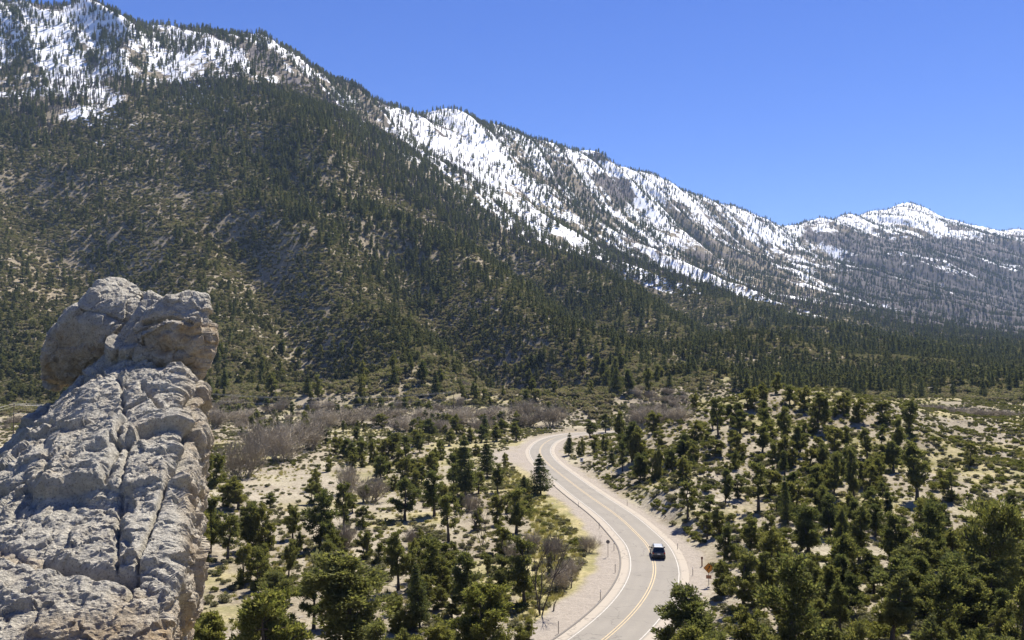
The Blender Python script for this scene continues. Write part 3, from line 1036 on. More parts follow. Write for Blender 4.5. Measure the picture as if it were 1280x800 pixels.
def make_plant(kind, seed, lod=0, big=1.0):
    """returns (crown mesh, trunk mesh, height, width)"""
    rng = np.random.default_rng(seed)
    rnd = random.Random(seed)
    lv = Leaves(rng)
    tb = MB()
    if kind in ('pinyon', 'juniper', 'spreading'):
        H = {'pinyon': 7.0, 'juniper': 5.5, 'spreading': 6.5}[kind]
        W = {'pinyon': 4.6, 'juniper': 4.4, 'spreading': 8.0}[kind] * rnd.uniform(0.9, 1.1)
        low = {'pinyon': 0.27, 'juniper': 0.07, 'spreading': 0.20}[kind] + rnd.uniform(-.04, .06)
        nst = 1 if kind == 'pinyon' else rnd.choice((1, 2))
        ncl = int({0: 30, 1: 40, 2: 15}[lod] * big)
        nleaf = {0: 240, 1: 80, 2: 34}[lod]
        lsz = {0: 0.115, 1: 0.22, 2: 0.50}[lod]
        gaps = [(rnd.uniform(0, 6.28), rnd.uniform(0.2, 0.9)) for _ in range(4)]
        lean = Vector((rnd.uniform(-.5, .5), rnd.uniform(-.5, .5), 0))
        tops = []
        stems = []
        for k in range(nst):
            a = rnd.uniform(0, 6.28)
            o = Vector((math.cos(a), math.sin(a), 0)) * (0.9 if nst > 1 else 0.15)
            pts = [Vector((0, 0, -0.35))]
            for i in range(1, 6):
                f = i / 5
                pts.append(Vector((0, 0, f * H * 0.86)) + lean * f * f + o * f + Vector((rnd.uniform(-.12, .12), rnd.uniform(-.12, .12), 0)) * (1 if i < 5 else .4))
            rad = [0.21 * H / 7 * (1 - 0.8 * (i / 5)) / (nst ** .4) for i in range(6)]
            rad[0] *= 1.35
            tb.tube(pts, rad, 7 if lod == 0 else 4)
            stems.append(pts)
        # lobes: the crown is a handful of uneven masses, not one ball
        lobes = [(rnd.uniform(0, 6.28), rnd.uniform(0.15, 0.95), rnd.uniform(0.6, 1.25)) for _ in range(9)]
        for i in range(ncl):
            h = low + (1 - low) * (i + rng.random()) / ncl
            t = (h - low) / (1 - low)
            if kind == 'pinyon':
                prof = max(0.16, math.sin(math.pi * (t * 0.80 + 0.16))) ** 0.75 * (1.08 - 0.30 * t)
            elif kind == 'juniper':
                prof = (0.72 + 0.3 * math.sin(t * 2.2)) * (1 - t ** 3.0 * 0.75)
            else:
                prof = math.sqrt(max(0.05, 1 - ((t - 0.5) / 0.68) ** 2))
            a = rng.random() * 6.283
            lob = 0.80
            for la, lt, lw in lobes:
                dd = math.cos(a - la) * 0.5 + 0.5
                lob += 0.24 * (lw - .8) * dd ** 3 * math.exp(-((t - lt) / 0.25) ** 2) * 2
            rr = W / 2 * prof * lob * (0.30 + 0.70 * rng.random() ** 0.45) * (1.22 if rng.random() < 0.10 else 1)
            if lod < 2 and any(math.cos(a - ga) > 0.80 and abs(t - gt) < 0.13 for ga, gt in gaps):
                continue
            st = stems[i % nst]
            f = min(1, h / 0.86)
            k = min(4, int(f * 5))
            ax = st[k].lerp(st[k + 1], f * 5 - k)
            c = Vector((ax.x + math.cos(a) * rr, ax.y + math.sin(a) * rr, h * H * 0.95))
            cr = W * (0.075 + 0.075 * rng.random()) * (1.3 if lod == 2 else 1) / big ** 0.33
            if lod == 0:
                # one limb: sprays along its outer half, thinning inwards
                k_ = rng.uniform(0.62, 1.2)
                c = Vector((ax.x + (c.x - ax.x) * k_, ax.y + (c.y - ax.y) * k_, c.z + 0.10 * W * rng.normal() * 0.5))
                s = ax + Vector((0, 0, -0.30 * rr * k_ - 0.2))
                mid = s.lerp(c, 0.55) + Vector((0, 0, -0.07 * rr))
                tb.tube([s, mid, c], [0.06, 0.035, 0.012], 4, False)
                ov = Vector((math.cos(a), math.sin(a), 0.1))
                nt_ = int(rng.integers(4, 8) * (1 if rr > 0.2 * W else 0.7))
                for q in range(nt_):
                    f_ = 0.42 + 0.62 * (q + rng.random()) / nt_
                    e = s.lerp(c, f_) + Vector(rng.normal(size=3)) * W * 0.050 * (1.25 - 0.4 * f_)
                    lv.tuft(e, W * rng.uniform(0.050, 0.092) / big ** 0.33, int(84 * (0.6 + 0.8 * rng.random())), 0.15 * (W / 4.6) ** 0.5 / big ** 0.4, 0.055 * (W / 4.6) ** 0.5 / big ** 0.4, ov)
            else:
                lv.blob(c, cr, int(nleaf * (0.7 + 0.6 * rng.random())), lsz * (W / 4.6) ** 0.5 / big ** 0.4, 0.85)
            if lod == 1 and i % 2 == 0 and rr > 0.35:
                s = ax + Vector((0, 0, -0.22 * rr - 0.15))
                mid = s.lerp(c, 0.55) + Vector((0, 0, -0.08 * rr))
                tb.tube([s, mid, c], [0.055, 0.035, 0.012], 4, False)
    elif kind == 'conifer':
        H = 9.0
        W = 3.6 * rnd.uniform(0.9, 1.15)
        low = rnd.uniform(0.10, 0.2)
        nw = {0: 17, 1: 12, 2: 8}[lod]
        tb.tube([(0, 0, -0.35), (0.05, 0, H * .35), (rnd.uniform(-.12, .12), rnd.uniform(-.1, .1), H * 0.98)], [0.19, 0.13, 0.02], 6 if lod == 0 else 4)
        for i in range(nw):
            t = (i + rng.random() * 0.6) / nw
            h = (low + (0.985 - low) * t) * H
            rmax = W / 2 * ((1 - t) ** 0.72) * (0.78 + 0.44 * rng.random()) * (0.75 + 0.5 * min(1, t * 5))
            nb = max(3, int({0: 7, 1: 5, 2: 3}[lod] * (1.1 - 0.55 * t)))
            a0 = rng.random() * 6.28
            for b in range(nb):
                a = a0 + 6.283 * b / nb + rng.normal() * 0.25
                rr = rmax * (0.72 + 0.4 * rng.random())
                for q in ((0.42, 0.92) if lod < 2 else (0.65,)):
                    c = (math.cos(a) * rr * q, math.sin(a) * rr * q, h - 0.16 * rr * q)
                    lv.blob(c, (0.24 + 0.24 * rr) * (1.25 if lod == 2 else 1), {0: 34, 1: 20, 2: 16}[lod], {0: 0.15, 1: 0.24, 2: 0.42}[lod], 0.5, 0.5)
                if lod == 0:
                    tb.tube([(0, 0, h + 0.05), (math.cos(a) * rr * .9, math.sin(a) * rr * .9, h - 0.14 * rr)], [0.035, 0.01], 3, False)
        lv.blob((0, 0, H * 0.985), 0.2, 30 if lod < 2 else 8, 0.14 if lod < 2 else .35, 1.6)
    elif kind in ('bush', 'sage'):
        H = 1.6 if kind == 'bush' else 0.9
        W = 2.3 if kind == 'bush' else 1.5
        for i in range({0: 16, 1: 10, 2: 6}[lod]):
            a = rng.random() * 6.283
            rr = W * 0.36 * math.sqrt(rng.random())
            c = (math.cos(a) * rr, math.sin(a) * rr, H * (0.30 + 0.42 * rng.random() * (1 - rr / W)))
            lv.blob(c, W * (0.15 + 0.08 * rng.random()), {0: 60, 1: 34, 2: 18}[lod], {0: 0.10, 1: 0.16, 2: 0.26}[lod] * (H / 1.2) ** .5, 0.75)
        for i in range(6):
            a = rng.random() * 6.283
            tb.tube([(0, 0, -0.15), (math.cos(a) * W * .25, math.sin(a) * W * .25, H * .5)], [0.035, 0.012], 3, False)
    return (lv.mesh(kind + '_crown'), tb.mesh(kind + '_trunk', smooth=True, fix=False), H, W)


def bare_plant(seed, H, W, stems, depth, r0, trunk, rmin=0.012):
    """leafless tree or thicket shrub of forking twigs"""
    rnd = random.Random(seed)
    tb = MB()
    tw = MB()

    def grow(p, d, L, r, lev):
        r = max(r, rmin)
        pts = [p]
        q = p.copy()
        dd = d.copy()
        for i in range(3):
            dd = (dd + Vector((rnd.gauss(0, .16), rnd.gauss(0, .16), rnd.gauss(0.05, .08)))).normalized()
            q = q + dd * (L / 3)
            pts.append(q.copy())
        (tb if lev == 0 else tw).tube(pts, [r, r * .8, r * .62, r * .45], 5 if lev == 0 else 3, False)
        if lev < depth:
            for k in range(rnd.choice((3, 4, 4) if lev else (4, 5))):
                s = pts[rnd.choice((1, 2, 3))]
                nd = (dd + Vector((rnd.gauss(0, .55), rnd.gauss(0, .55), rnd.gauss(0.12, .3)))).normalized()
                grow(s, nd, L * rnd.uniform(.5, .75), r * .5, lev + 1)

    for i in range(stems):
        a = rnd.uniform(0, 6.283)
        k = rnd.random() ** .6
        base = Vector((math.cos(a) * W * .18 * k, math.sin(a) * W * .18 * k, -0.15)) if not trunk else Vector((rnd.uniform(-.1, .1), rnd.uniform(-.1, .1), -0.3))
        d = Vector((math.cos(a) * (.75 * k if not trunk else .22), math.sin(a) * (.75 * k if not trunk else .22), 1)).normalized()
        grow(base, d, H * (rnd.uniform(.5, .68) if not trunk else rnd.uniform(.48, .62)), r0 * rnd.uniform(.7, 1.1), 0)
    return tw.mesh('bare_twigs', fix=False), tb.mesh('bare_stems', fix=False)


# prototypes: crown + trunk meshes shared by every copy
PROTO = {}
for kd, mat, nvar in (('pinyon', 'pine_leaf', 5), ('juniper', 'juniper_leaf', 4), ('spreading', 'juniper_leaf', 2), ('conifer', 'dark_leaf', 4)):
    PROTO[kd] = []
    for s in range(nvar):
        c, t, H, W = make_plant(kd, 100 + s * 7 + len(kd), 0)
        c.materials.append(M[mat])
        t.materials.append(M['bark'])
        PROTO[kd].append((c, t, H, W))
PROTO['giant'] = []
for s in range(3):
    c, t, H, W = make_plant('pinyon' if s < 2 else 'spreading', 950 + s, 0, 2.2 if s < 2 else 1.3)
    c.materials.append(M['pine_leaf' if s == 0 else 'juniper_leaf'])
    t.materials.append(M['bark'])
    PROTO['giant'].append((c, t, H, W))
PROTO['bright'] = []
for s in range(3):
    c, t, H, W = make_plant('juniper' if s else 'pinyon', 980 + s, 0, 2.2)
    c.materials.append(M['bright_leaf'])
    t.materials.append(M['bark'])
    PROTO['bright'].append((c, t, H, W))
PROTO['dark_giant'] = []
for s in range(1):
    c, t, H, W = make_plant('pinyon', 970 + s, 0, 2.4)
    c.materials.append(M['dark_leaf'])
    t.materials.append(M['bark'])
    PROTO['dark_giant'].append((c, t, H, W))
dk = []
for s in range(3):                                     # dense dark pinyons
    c, t, H, W = make_plant('pinyon', 900 + s, 0)
    c.materials.append(M['dark_leaf'])
    t.materials.append(M['bark'])
    dk.append((c, t, H, W))
PROTO['dark'] = dk
PROTO['bare_tree'] = []
for s in range(2):
    tw, tr = bare_plant(300 + s, 6.5, 3, 3, 3, 0.11, True)
    tw.materials.append(M['bark'])
    tr.materials.append(M['bark'])
    PROTO['bare_tree'].append((tw, tr, 6.3, 2.8))
PROTO['bare_shrub'] = []
for s in range(4):
    tw, tr = bare_plant(400 + s, 3.0, 4.5, 34, 3, 0.04, False, 0.016)
    mt = M['twig'] if s % 2 == 0 else M['pale_twig']
    tw.materials.append(mt)
    tr.materials.append(mt)
    PROTO['bare_shrub'].append((tw, tr, 3.0, 4.6))
for kd, mat in (('sage', 'sage_leaf'), ('bush', 'green_shrub_leaf')):
    PROTO[kd] = []
    for s in range(3):
        c, t, H, W = make_plant(kd, 500 + s, 0)
        c.materials.append(M[mat])
        t.materials.append(M['bark'])
        PROTO[kd].append((c, t, H, W))

PLANTS = []          # (object, kind, x, y, h, w)


def plant(kind, x, y, h, w, var=None, rz=None, sink=0.0):
    gk = {'pinyon': ('giant', 0), 'juniper': ('giant', 1), 'spreading': ('giant', 2), 'dark': ('dark_giant', 0)}.get(kind)
    ps = PROTO[kind]
    if gk and w > 5.8:
        ps, var = PROTO[gk[0]], gk[1]
    k = RNG.integers(len(ps)) if var is None else var % len(ps)
    c, t, H, W = ps[k]
    name = {'pinyon': 'pinyon_pine', 'juniper': 'juniper_tree', 'bright': 'juniper_tree', 'spreading': 'juniper_tree', 'conifer': 'conifer_tree', 'dark': 'pinyon_pine',
            'bare_tree': 'bare_tree', 'bare_shrub': 'bare_shrub', 'sage': 'sagebrush', 'bush': 'green_shrub'}[kind]
    o = empty(name, (x, y, float(height(np.array([x]), np.array([y]))[0]) - sink), RNG.random() * 6.283 if rz is None else rz)
    if c.name.startswith(('pinyon', 'juniper', 'spreading')):
        w *= 1.12
    o.scale = (w / W, w / W, h / H)
    o.rotation_euler.x, o.rotation_euler.y = RNG.normal() * 0.035, RNG.normal() * 0.035
    link({'bare_tree': 'twigs', 'bare_shrub': 'twigs', 'sage': 'foliage', 'bush': 'foliage'}.get(kind, 'crown'), c, None, o)
    link('stem' if kind in ('bare_shrub', 'sage', 'bush') else 'trunk', t, None, o)
    PLANTS.append((o, kind, x, y, h, w))
    return o


# trees read from the photograph: base x, base y, top y, crown width (photo points), kind
HERO = [
    (440, 838, 684, 132, 'pinyon'), (338, 880, 732, 106, 'bright'), (254, 880, 764, 72, 'bright'), (262, 692, 618, 38, 'pinyon'), (284, 702, 638, 32, 'pinyon'),
    (310, 688, 628, 32, 'pinyon'), (334, 688, 630, 34, 'juniper'), (366, 674, 631, 24, 'pinyon'), (400, 688, 614, 46, 'dark'), (430, 670, 598, 27, 'pinyon'),
    (455, 660, 632, 20, 'juniper'), (506, 651, 597, 38, 'dark'), (391, 613, 586, 20, 'juniper'), (304, 732, 678, 26, 'juniper'), (323, 738, 680, 28, 'juniper'),
    (361, 724, 674, 24, 'pinyon'), (346, 775, 714, 54, 'pinyon'), (392, 786, 711, 42, 'dark'), (457, 700, 664, 22, 'juniper'), (498, 738, 661, 38, 'pinyon'),
    (405, 722, 675, 28, 'pinyon'), (248, 706, 640, 30, 'juniper'), (226, 782, 722, 30, 'pinyon'), (252, 613, 545, 22, 'juniper'), (268, 610, 566, 30, 'juniper'),
    (262, 562, 540, 14, 'juniper'), (298, 637, 597, 40, 'juniper'), (284, 634, 604, 24, 'juniper'), (525, 788, 704, 27, 'conifer'), (537, 737, 667, 46, 'pinyon'),
    (519, 727, 674, 26, 'juniper'), (584, 776, 687, 58, 'dark'), (604, 818, 726, 86, 'bright'), (545, 850, 775, 62, 'bright'), (656, 757, 669, 44, 'pinyon'),
    (676, 769, 669, 30, 'bare_tree'), (561, 677, 613, 32, 'pinyon'), (602, 683, 627, 15, 'bare_tree'), (645, 667, 610, 38, 'pinyon'), (621, 657, 616, 26, 'juniper'),
    (676, 619, 568, 27, 'conifer'), (655, 618, 594, 15, 'conifer'), (622, 616, 579, 21, 'pinyon'), (609, 597, 548, 21, 'conifer'), (582, 621, 544, 32, 'conifer'),
    (543, 645, 586, 38, 'dark'), (492, 613, 593, 14, 'juniper'), (598, 618, 586, 21, 'pinyon'), (567, 610, 566, 27, 'dark'), (543, 591, 560, 20, 'juniper'),
    (508, 589, 567, 13, 'pinyon'), (490, 573, 540, 27, 'pinyon'), (507, 574, 544, 22, 'dark'), (606, 547, 517, 13, 'conifer'), (625, 547, 524, 22, 'juniper'),
    (645, 551, 527, 21, 'pinyon'), (570, 543, 519, 21, 'juniper'), (536, 548, 523, 22, 'dark'), (688, 716, 690, 12, 'juniper'), (655, 800, 772, 22, 'bright'),
    (300, 835, 772, 50, 'bright'), (470, 880, 772, 60, 'pinyon'), (505, 860, 788, 44, 'juniper'), (650, 825, 782, 30, 'juniper'), (500, 790, 742, 34, 'bright'), (622, 770, 735, 26, 'juniper'),
    (845, 850, 782, 44, 'juniper'), (905, 920, 800, 64, 'pinyon'), (965, 890, 788, 62, 'juniper'), (1032, 850, 768, 50, 'pinyon'), (1085, 860, 778, 52, 'juniper'), (1160, 860, 770, 54, 'pinyon'),
    (1212, 880, 782, 60, 'juniper'), (1256, 870, 790, 54, 'pinyon'), (1132, 762, 700, 42, 'juniper'), (1192, 742, 690, 36, 'pinyon'), (1092, 742, 688, 32, 'pinyon'), (1030, 764, 702, 38, 'juniper'),
    (962, 748, 690, 38, 'pinyon'), (902, 745, 700, 36, 'juniper'), (1060, 770, 715, 34, 'dark'), (1255, 720, 672, 40, 'pinyon'), (1215, 710, 672, 26, 'juniper'),
    (550, 575, 550, 17, 'juniper'), (520, 610, 585, 16, 'juniper'), (470, 598, 575, 16, 'juniper'), (452, 570, 546, 18, 'dark'), (420, 568, 545, 18, 'juniper'), (440, 590, 566, 15, 'juniper'),
    (407, 556, 535, 18, 'dark'), (410, 590, 572, 12, 'juniper'), (632, 585, 566, 12, 'juniper'), (575, 585, 560, 18, 'juniper'), (635, 642, 622, 12, 'juniper'), (662, 640, 618, 14, 'juniper'),
    # the hill beyond the road
    (1023, 535, 488, 32, 'pinyon'), (980, 560, 508, 23, 'pinyon'), (898, 545, 492, 22, 'pinyon'), (925, 542, 512, 25, 'dark'), (956, 532, 500, 19, 'pinyon'), (997, 560, 530, 11, 'conifer'),
    (953, 565, 531, 24, 'pinyon'), (966, 588, 552, 17, 'pinyon'), (981, 594, 562, 19, 'dark'), (948, 638, 573, 36, 'pinyon'), (907, 630, 584, 23, 'dark'), (983, 653, 596, 17, 'conifer'),
    (860, 648, 597, 29, 'pinyon'), (1029, 588, 552, 19, 'pinyon'), (1043, 613, 565, 15, 'pinyon'), (1007, 580, 563, 11, 'juniper'), (1025, 640, 604, 27, 'pinyon'), (1020, 608, 582, 34, 'juniper'),
    (921, 566, 540, 19, 'juniper'), (893, 569, 547, 25, 'juniper'), (886, 656, 619, 27, 'dark'), (840, 589, 561, 17, 'dark'), (806, 599, 565, 17, 'dark'), (822, 601, 559, 15, 'juniper'),
    (865, 586, 567, 9, 'conifer'), (1057, 562, 532, 18, 'pinyon'), (1084, 574, 534, 21, 'pinyon'), (1137, 542, 497, 26, 'pinyon'), (1122, 565, 521, 19, 'pinyon'), (1146, 627, 551, 40, 'pinyon'),
    (1212, 583, 551, 17, 'juniper'), (1190, 627, 587, 29, 'juniper'), (1043, 622, 564, 21, 'pinyon'), (1028, 592, 553, 18, 'pinyon'), (1068, 627, 559, 21, 'pinyon'), (1075, 706, 627, 36, 'pinyon'),
    (1011, 692, 631, 38, 'dark'), (1049, 722, 631, 25, 'pinyon'), (1125, 716, 639, 42, 'pinyon'), (1165, 723, 629, 38, 'dark'), (1235, 753, 631, 86, 'spreading'), (1115, 806, 711, 56, 'pinyon'),
    (1052, 798, 721, 34, 'pinyon'), (990, 838, 687, 84, 'pinyon'), (1272, 848, 735, 52, 'juniper'), (1268, 642, 614, 31, 'dark'), (1228, 650, 624, 25, 'pinyon'), (1190, 818, 774, 27, 'juniper'),
    (864, 868, 734, 100, 'dark'), (872, 900, 781, 84, 'bright'), (930, 766, 689, 52, 'pinyon'), (935, 855, 760, 54, 'juniper'), (905, 704, 654, 27, 'dark'), (938, 697, 647, 33, 'pinyon'),
    (965, 692, 639, 21, 'pinyon'), (1010, 694, 647, 37, 'dark'), (980, 702, 671, 21, 'bright'), (884, 674, 639, 21, 'pinyon'), (1092, 660, 620, 26, 'juniper'), (1205, 690, 655, 24, 'juniper'),
    (711, 569, 541, 13, 'conifer'), (724, 570, 548, 13, 'juniper'), (738, 547, 525, 21, 'dark'), (757, 541, 517, 15, 'dark'), (775, 562, 514, 19, 'pinyon'), (790, 577, 527, 31, 'dark'),
    (802, 574, 534, 27, 'juniper'), (765, 581, 560, 11, 'conifer'), (778, 589, 551, 17, 'dark'), (743, 567, 544, 15, 'pinyon'), (757, 568, 543, 12, 'pinyon'), (800, 601, 567, 25, 'dark'),
    (817, 602, 565, 19, 'juniper'), (835, 586, 560, 15, 'juniper'), (1250, 800, 760, 22, 'pinyon'), (1095, 600, 565, 20, 'juniper'), (1110, 650, 612, 22, 'dark'), (1180, 660, 628, 22, 'dark'),
]
taken = []
hx, hy = hit([h[0] for h in HERO], [min(h[1], 930) for h in HERO])
for (bx, by, ty, wp, kd), x, y in zip(HERO, hx, hy):
    if not np.isfinite(y):
        continue
    z = float(height(np.array([x]), np.array([y]))[0])
    # base height as seen, so tops land where the photograph has them
    _, tt = ray(bx, ty)
    h = ZC + tt * y - z
    plant(kd, x, y, max(1.5, h), wp / FPX * y)
    taken.append((bx, by))


def fill(poly, n, kinds, hr, wr, sep, seed):
    rng = np.random.default_rng(seed)
    xs = [p[0] for p in poly]
    ys = [p[1] for p in poly]
    got = 0
    cand = []
    while len(cand) < n * 8:
        p = (rng.uniform(min(xs), max(xs)), rng.uniform(min(ys), max(ys)))
        if in_poly(np.array([p[0]]), np.array([p[1]]), poly)[0]:
            cand.append(p)
    X, Y = hit([c[0] for c in cand], [c[1] for c in cand])
    RD = road_dist(np.nan_to_num(X), np.nan_to_num(Y))
    for c, x, y, rd in zip(cand, X, Y, RD):
        if got >= n:
            break
        if not np.isfinite(y) or abs(rd) < 9 or (abs(c[0] - 886) < 34 and 712 < c[1] < 800) or min(abs(c[0] - t[0]) + 1.6 * abs(c[1] - t[1]) for t in taken) < sep:
            continue
        h = rng.uniform(*hr)
        plant(kinds[rng.integers(len(kinds))], x, y, h, h * rng.uniform(*wr))
        taken.append(c)
        got += 1
    return got


fill([(245, 545), (330, 528), (480, 528), (650, 520), (650, 545), (600, 575), (560, 610), (480, 606), (430, 580), (390, 560)], 75, ['juniper', 'pinyon', 'dark', 'juniper'], (2.6, 6), (.6, .9), 8, 41)
fill([(245, 720), (250, 640), (440, 610), (600, 600), (640, 640), (640, 780), (420, 800)], 40, ['juniper', 'pinyon', 'juniper'], (2.2, 4.6), (.65, .95), 19, 45)
fill([(740, 540), (860, 515), (960, 488), (1050, 505), (1130, 515), (1110, 640), (1060, 660), (900, 640), (830, 600)], 72, ['pinyon', 'juniper', 'dark', 'juniper'], (2.5, 6), (.6, .9), 9, 42)
fill([(250, 510), (420, 500), (700, 505), (860, 500), (860, 470), (640, 450), (400, 440), (250, 450)], 78, ['conifer', 'dark', 'pinyon', 'juniper'], (5, 13), (.38, .62), 11, 43)
fill([(890, 660), (1280, 640), (1280, 800), (1000, 800)], 46, ['pinyon', 'juniper', 'dark'], (3, 6.5), (.6, .9), 19, 44)
fill([(240, 520), (250, 502), (560, 500), (700, 504), (700, 532), (600, 536), (420, 538)], 40, ['juniper', 'dark', 'pinyon'], (3, 7), (.55, .8), 10, 46)
n_trees = len(PLANTS)

# leafless thickets of the wash
BARE = [(300, 598, 558, 58), (352, 577, 538, 62), (330, 566, 531, 66), (386, 562, 531, 56), (270, 534, 515, 48), (300, 528, 513, 40), (440, 532, 515, 60), (478, 531, 513, 56), (525, 529, 513, 50), (575, 531, 511, 46), (615, 529, 512, 50),
        (690, 533, 510, 42), (655, 524, 505, 40), (505, 539, 524, 42), (545, 540, 525, 40), (600, 540, 526, 32), (405, 536, 517, 42), (660, 533, 518, 36), (435, 618, 588, 30), (462, 628, 603, 40), (430, 690, 660, 36), (700, 738, 712, 34), (690, 700, 676, 30),
        (715, 722, 702, 28), (640, 700, 683, 20), (825, 530, 513, 46), (805, 528, 512, 40), (850, 527, 512, 36), (665, 690, 668, 20), (735, 690, 672, 24), (590, 640, 622, 22), (515, 684, 664, 22)]
hx, hy = hit([h[0] for h in BARE], [h[1] for h in BARE])
for (bx, by, ty, wp), x, y in zip(BARE, hx, hy):
    if np.isfinite(y):
        plant('bare_shrub', x, y, (by - ty) / FPX * y * 1.05, wp / FPX * y)
_bx = np.linspace(1152, 1300, 15)
for px_ in _bx:                                        # the thicket in the dip behind the hill
    D = 292 + RNG.uniform(-8, 8)
    x = (px_ + RNG.uniform(-4, 4) - 640) / FPX * D
    plant('bare_shrub', x, D, RNG.uniform(2.6, 3.4), RNG.uniform(5, 7))
rngb = np.random.default_rng(5)
cx = rngb.uniform(250, 620, 26)
cy = rngb.uniform(509, 533, 26)
hx, hy = hit(cx, cy)
for x, y, rd in zip(hx, hy, road_dist(np.nan_to_num(hx), np.nan_to_num(hy))):
    if np.isfinite(y) and abs(rd) > 9:
        plant('bare_shrub', x, y, rngb.uniform(2.5, 4.2), rngb.uniform(4, 8))
n_bare = len(PLANTS)


def shrub_fill(poly, n, kind, hr, wr, seed):
    rng = np.random.default_rng(seed)
    xs = [p[0] for p in poly]
    ys = [p[1] for p in poly]
    c = np.c_[rng.uniform(min(xs), max(xs), n * 6), rng.uniform(min(ys), max(ys), n * 6)]
    c = c[in_poly(c[:, 0], c[:, 1], poly)][:n]
    X, Y = hit(c[:, 0], c[:, 1])
    RD = road_dist(np.nan_to_num(X), np.nan_to_num(Y))
    for x, y, rd in zip(X, Y, RD):
        if np.isfinite(y) and (rd > 10.5 or rd < -7.5):
            h = rng.uniform(*hr)
            plant(kind, x, y, h, h * rng.uniform(*wr))


HILL = [(850, 640), (800, 575), (860, 520), (960, 490), (1050, 512), (1150, 520), (1280, 545), (1280, 800), (1000, 800), (900, 720)]
LEFT = [(245, 800), (250, 620), (480, 600), (600, 570), (640, 600), (670, 660), (660, 720), (640, 800)]
shrub_fill(HILL, 110, 'sage', (0.7, 1.3), (1.4, 1.9), 51)
shrub_fill(HILL, 150, 'bush', (0.9, 1.9), (1.2, 1.7), 52)
shrub_fill(LEFT, 70, 'sage', (0.5, 1.0), (1.4, 2.0), 53)
shrub_fill(VERGE, 40, 'bush', (0.5, 0.9), (1.3, 1.9), 54)
shrub_fill(VERGE, 40, 'sage', (0.5, 0.9), (1.4, 1.9), 55)


# ------------------------------------------------------------------ masses too many to count: instanced on points
def scatter(name, pts, rotz, scl, protos, label, cat):
    n = len(pts)
    me = bpy.data.meshes.new(name)
    me.vertices.add(n)
    me.vertices.foreach_set('co', np.asarray(pts, np.float32).ravel())
    a = me.attributes.new('rot', 'FLOAT_VECTOR', 'POINT')
    rr = np.zeros((n, 3), np.float32)
    rr[:, 2] = rotz
    a.data.foreach_set('vector', rr.ravel())
    a = me.attributes.new('scl', 'FLOAT_VECTOR', 'POINT')
    a.data.foreach_set('vector', np.asarray(scl, np.float32).ravel())
    a = me.attributes.new('pick', 'INT', 'POINT')
    a.data.foreach_set('value', RNG.integers(0, len(protos), n).astype(np.int32))
    o = link(name, me)
    ng = bpy.data.node_groups.new(name, 'GeometryNodeTree')
    ng.interface.new_socket('Geometry', in_out='INPUT', socket_type='NodeSocketGeometry')
    ng.interface.new_socket('Geometry', in_out='OUTPUT', socket_type='NodeSocketGeometry')
    gi = ng.nodes.new('NodeGroupInput')
    go = ng.nodes.new('NodeGroupOutput')
    iop = ng.nodes.new('GeometryNodeInstanceOnPoints')
    jn = ng.nodes.new('GeometryNodeJoinGeometry')
    for p in protos:
        oi = ng.nodes.new('GeometryNodeObjectInfo')
        oi.inputs['Object'].default_value = p
        oi.inputs['As Instance'].default_value = True
        ng.links.new(oi.outputs['Geometry'], jn.inputs[0])
    for nm, typ, sock in (('rot', 'FLOAT_VECTOR', 'Rotation'), ('scl', 'FLOAT_VECTOR', 'Scale'), ('pick', 'INT', 'Instance Index')):
        na = ng.nodes.new('GeometryNodeInputNamedAttribute')
        na.data_type = typ
        na.inputs['Name'].default_value = nm
        ng.links.new([q for q in na.outputs if q.enabled and q.name == 'Attribute'][0], iop.inputs[sock])
    iop.inputs['Pick Instance'].default_value = True
    ng.links.new(gi.outputs[0], iop.inputs['Points'])
    ng.links.new(jn.outputs[0], iop.inputs['Instance'])
    ng.links.new(iop.outputs[0], go.inputs[0])
    m = o.modifiers.new('scatter', 'NODES')
    m.node_group = ng
    tag(o, label, cat, kind='stuff')
    return o


def merged_proto(name, kind, seed, lod, leaf, wood):
    c, t, H, W = make_plant(kind, seed, lod)
    nv = len(c.vertices)
    V = np.zeros(nv * 3, np.float32)
    c.vertices.foreach_get('co', V)
    V2 = np.zeros(len(t.vertices) * 3, np.float32)
    t.vertices.foreach_get('co', V2)
    F = [list(p.vertices) for p in c.polygons] + [[i + nv for i in p.vertices] for p in t.polygons]
    me = bpy.data.meshes.new(name)
    me.from_pydata(np.vstack([V.reshape(-1, 3), V2.reshape(-1, 3)]).tolist(), [], F)
    me.materials.append(leaf)
    me.materials.append(wood)
    mi = np.zeros(len(F), np.int32)
    mi[len(c.polygons):] = 1
    me.polygons.foreach_set('material_index', mi)
    me.update()
    o = bpy.data.objects.new(name, me)                 # not linked to the scene: only a source of instances
    return o, H, W


far_con = [merged_proto('far_conifer', 'conifer', 700 + s, 2 if s > 1 else 1, M['far_leaf'], M['bark']) for s in range(4)]
far_pin = [merged_proto('far_pinyon', 'pinyon', 720 + s, 1, M['slope_leaf'], M['bark']) for s in range(4)]
far_bush = [merged_proto('far_bush', 'bush', 740 + s, 1, M['brush_leaf' if s < 2 else 'brush_olive'], M['twig']) for s in range(4)]
near_sage = [merged_proto('small_sage', 'sage', 760 + s, 1, M['sage_leaf'], M['twig']) for s in range(3)]
near_green = [merged_proto('small_green', 'bush', 780 + s, 1, M['green_shrub_leaf'], M['twig']) for s in range(2)]


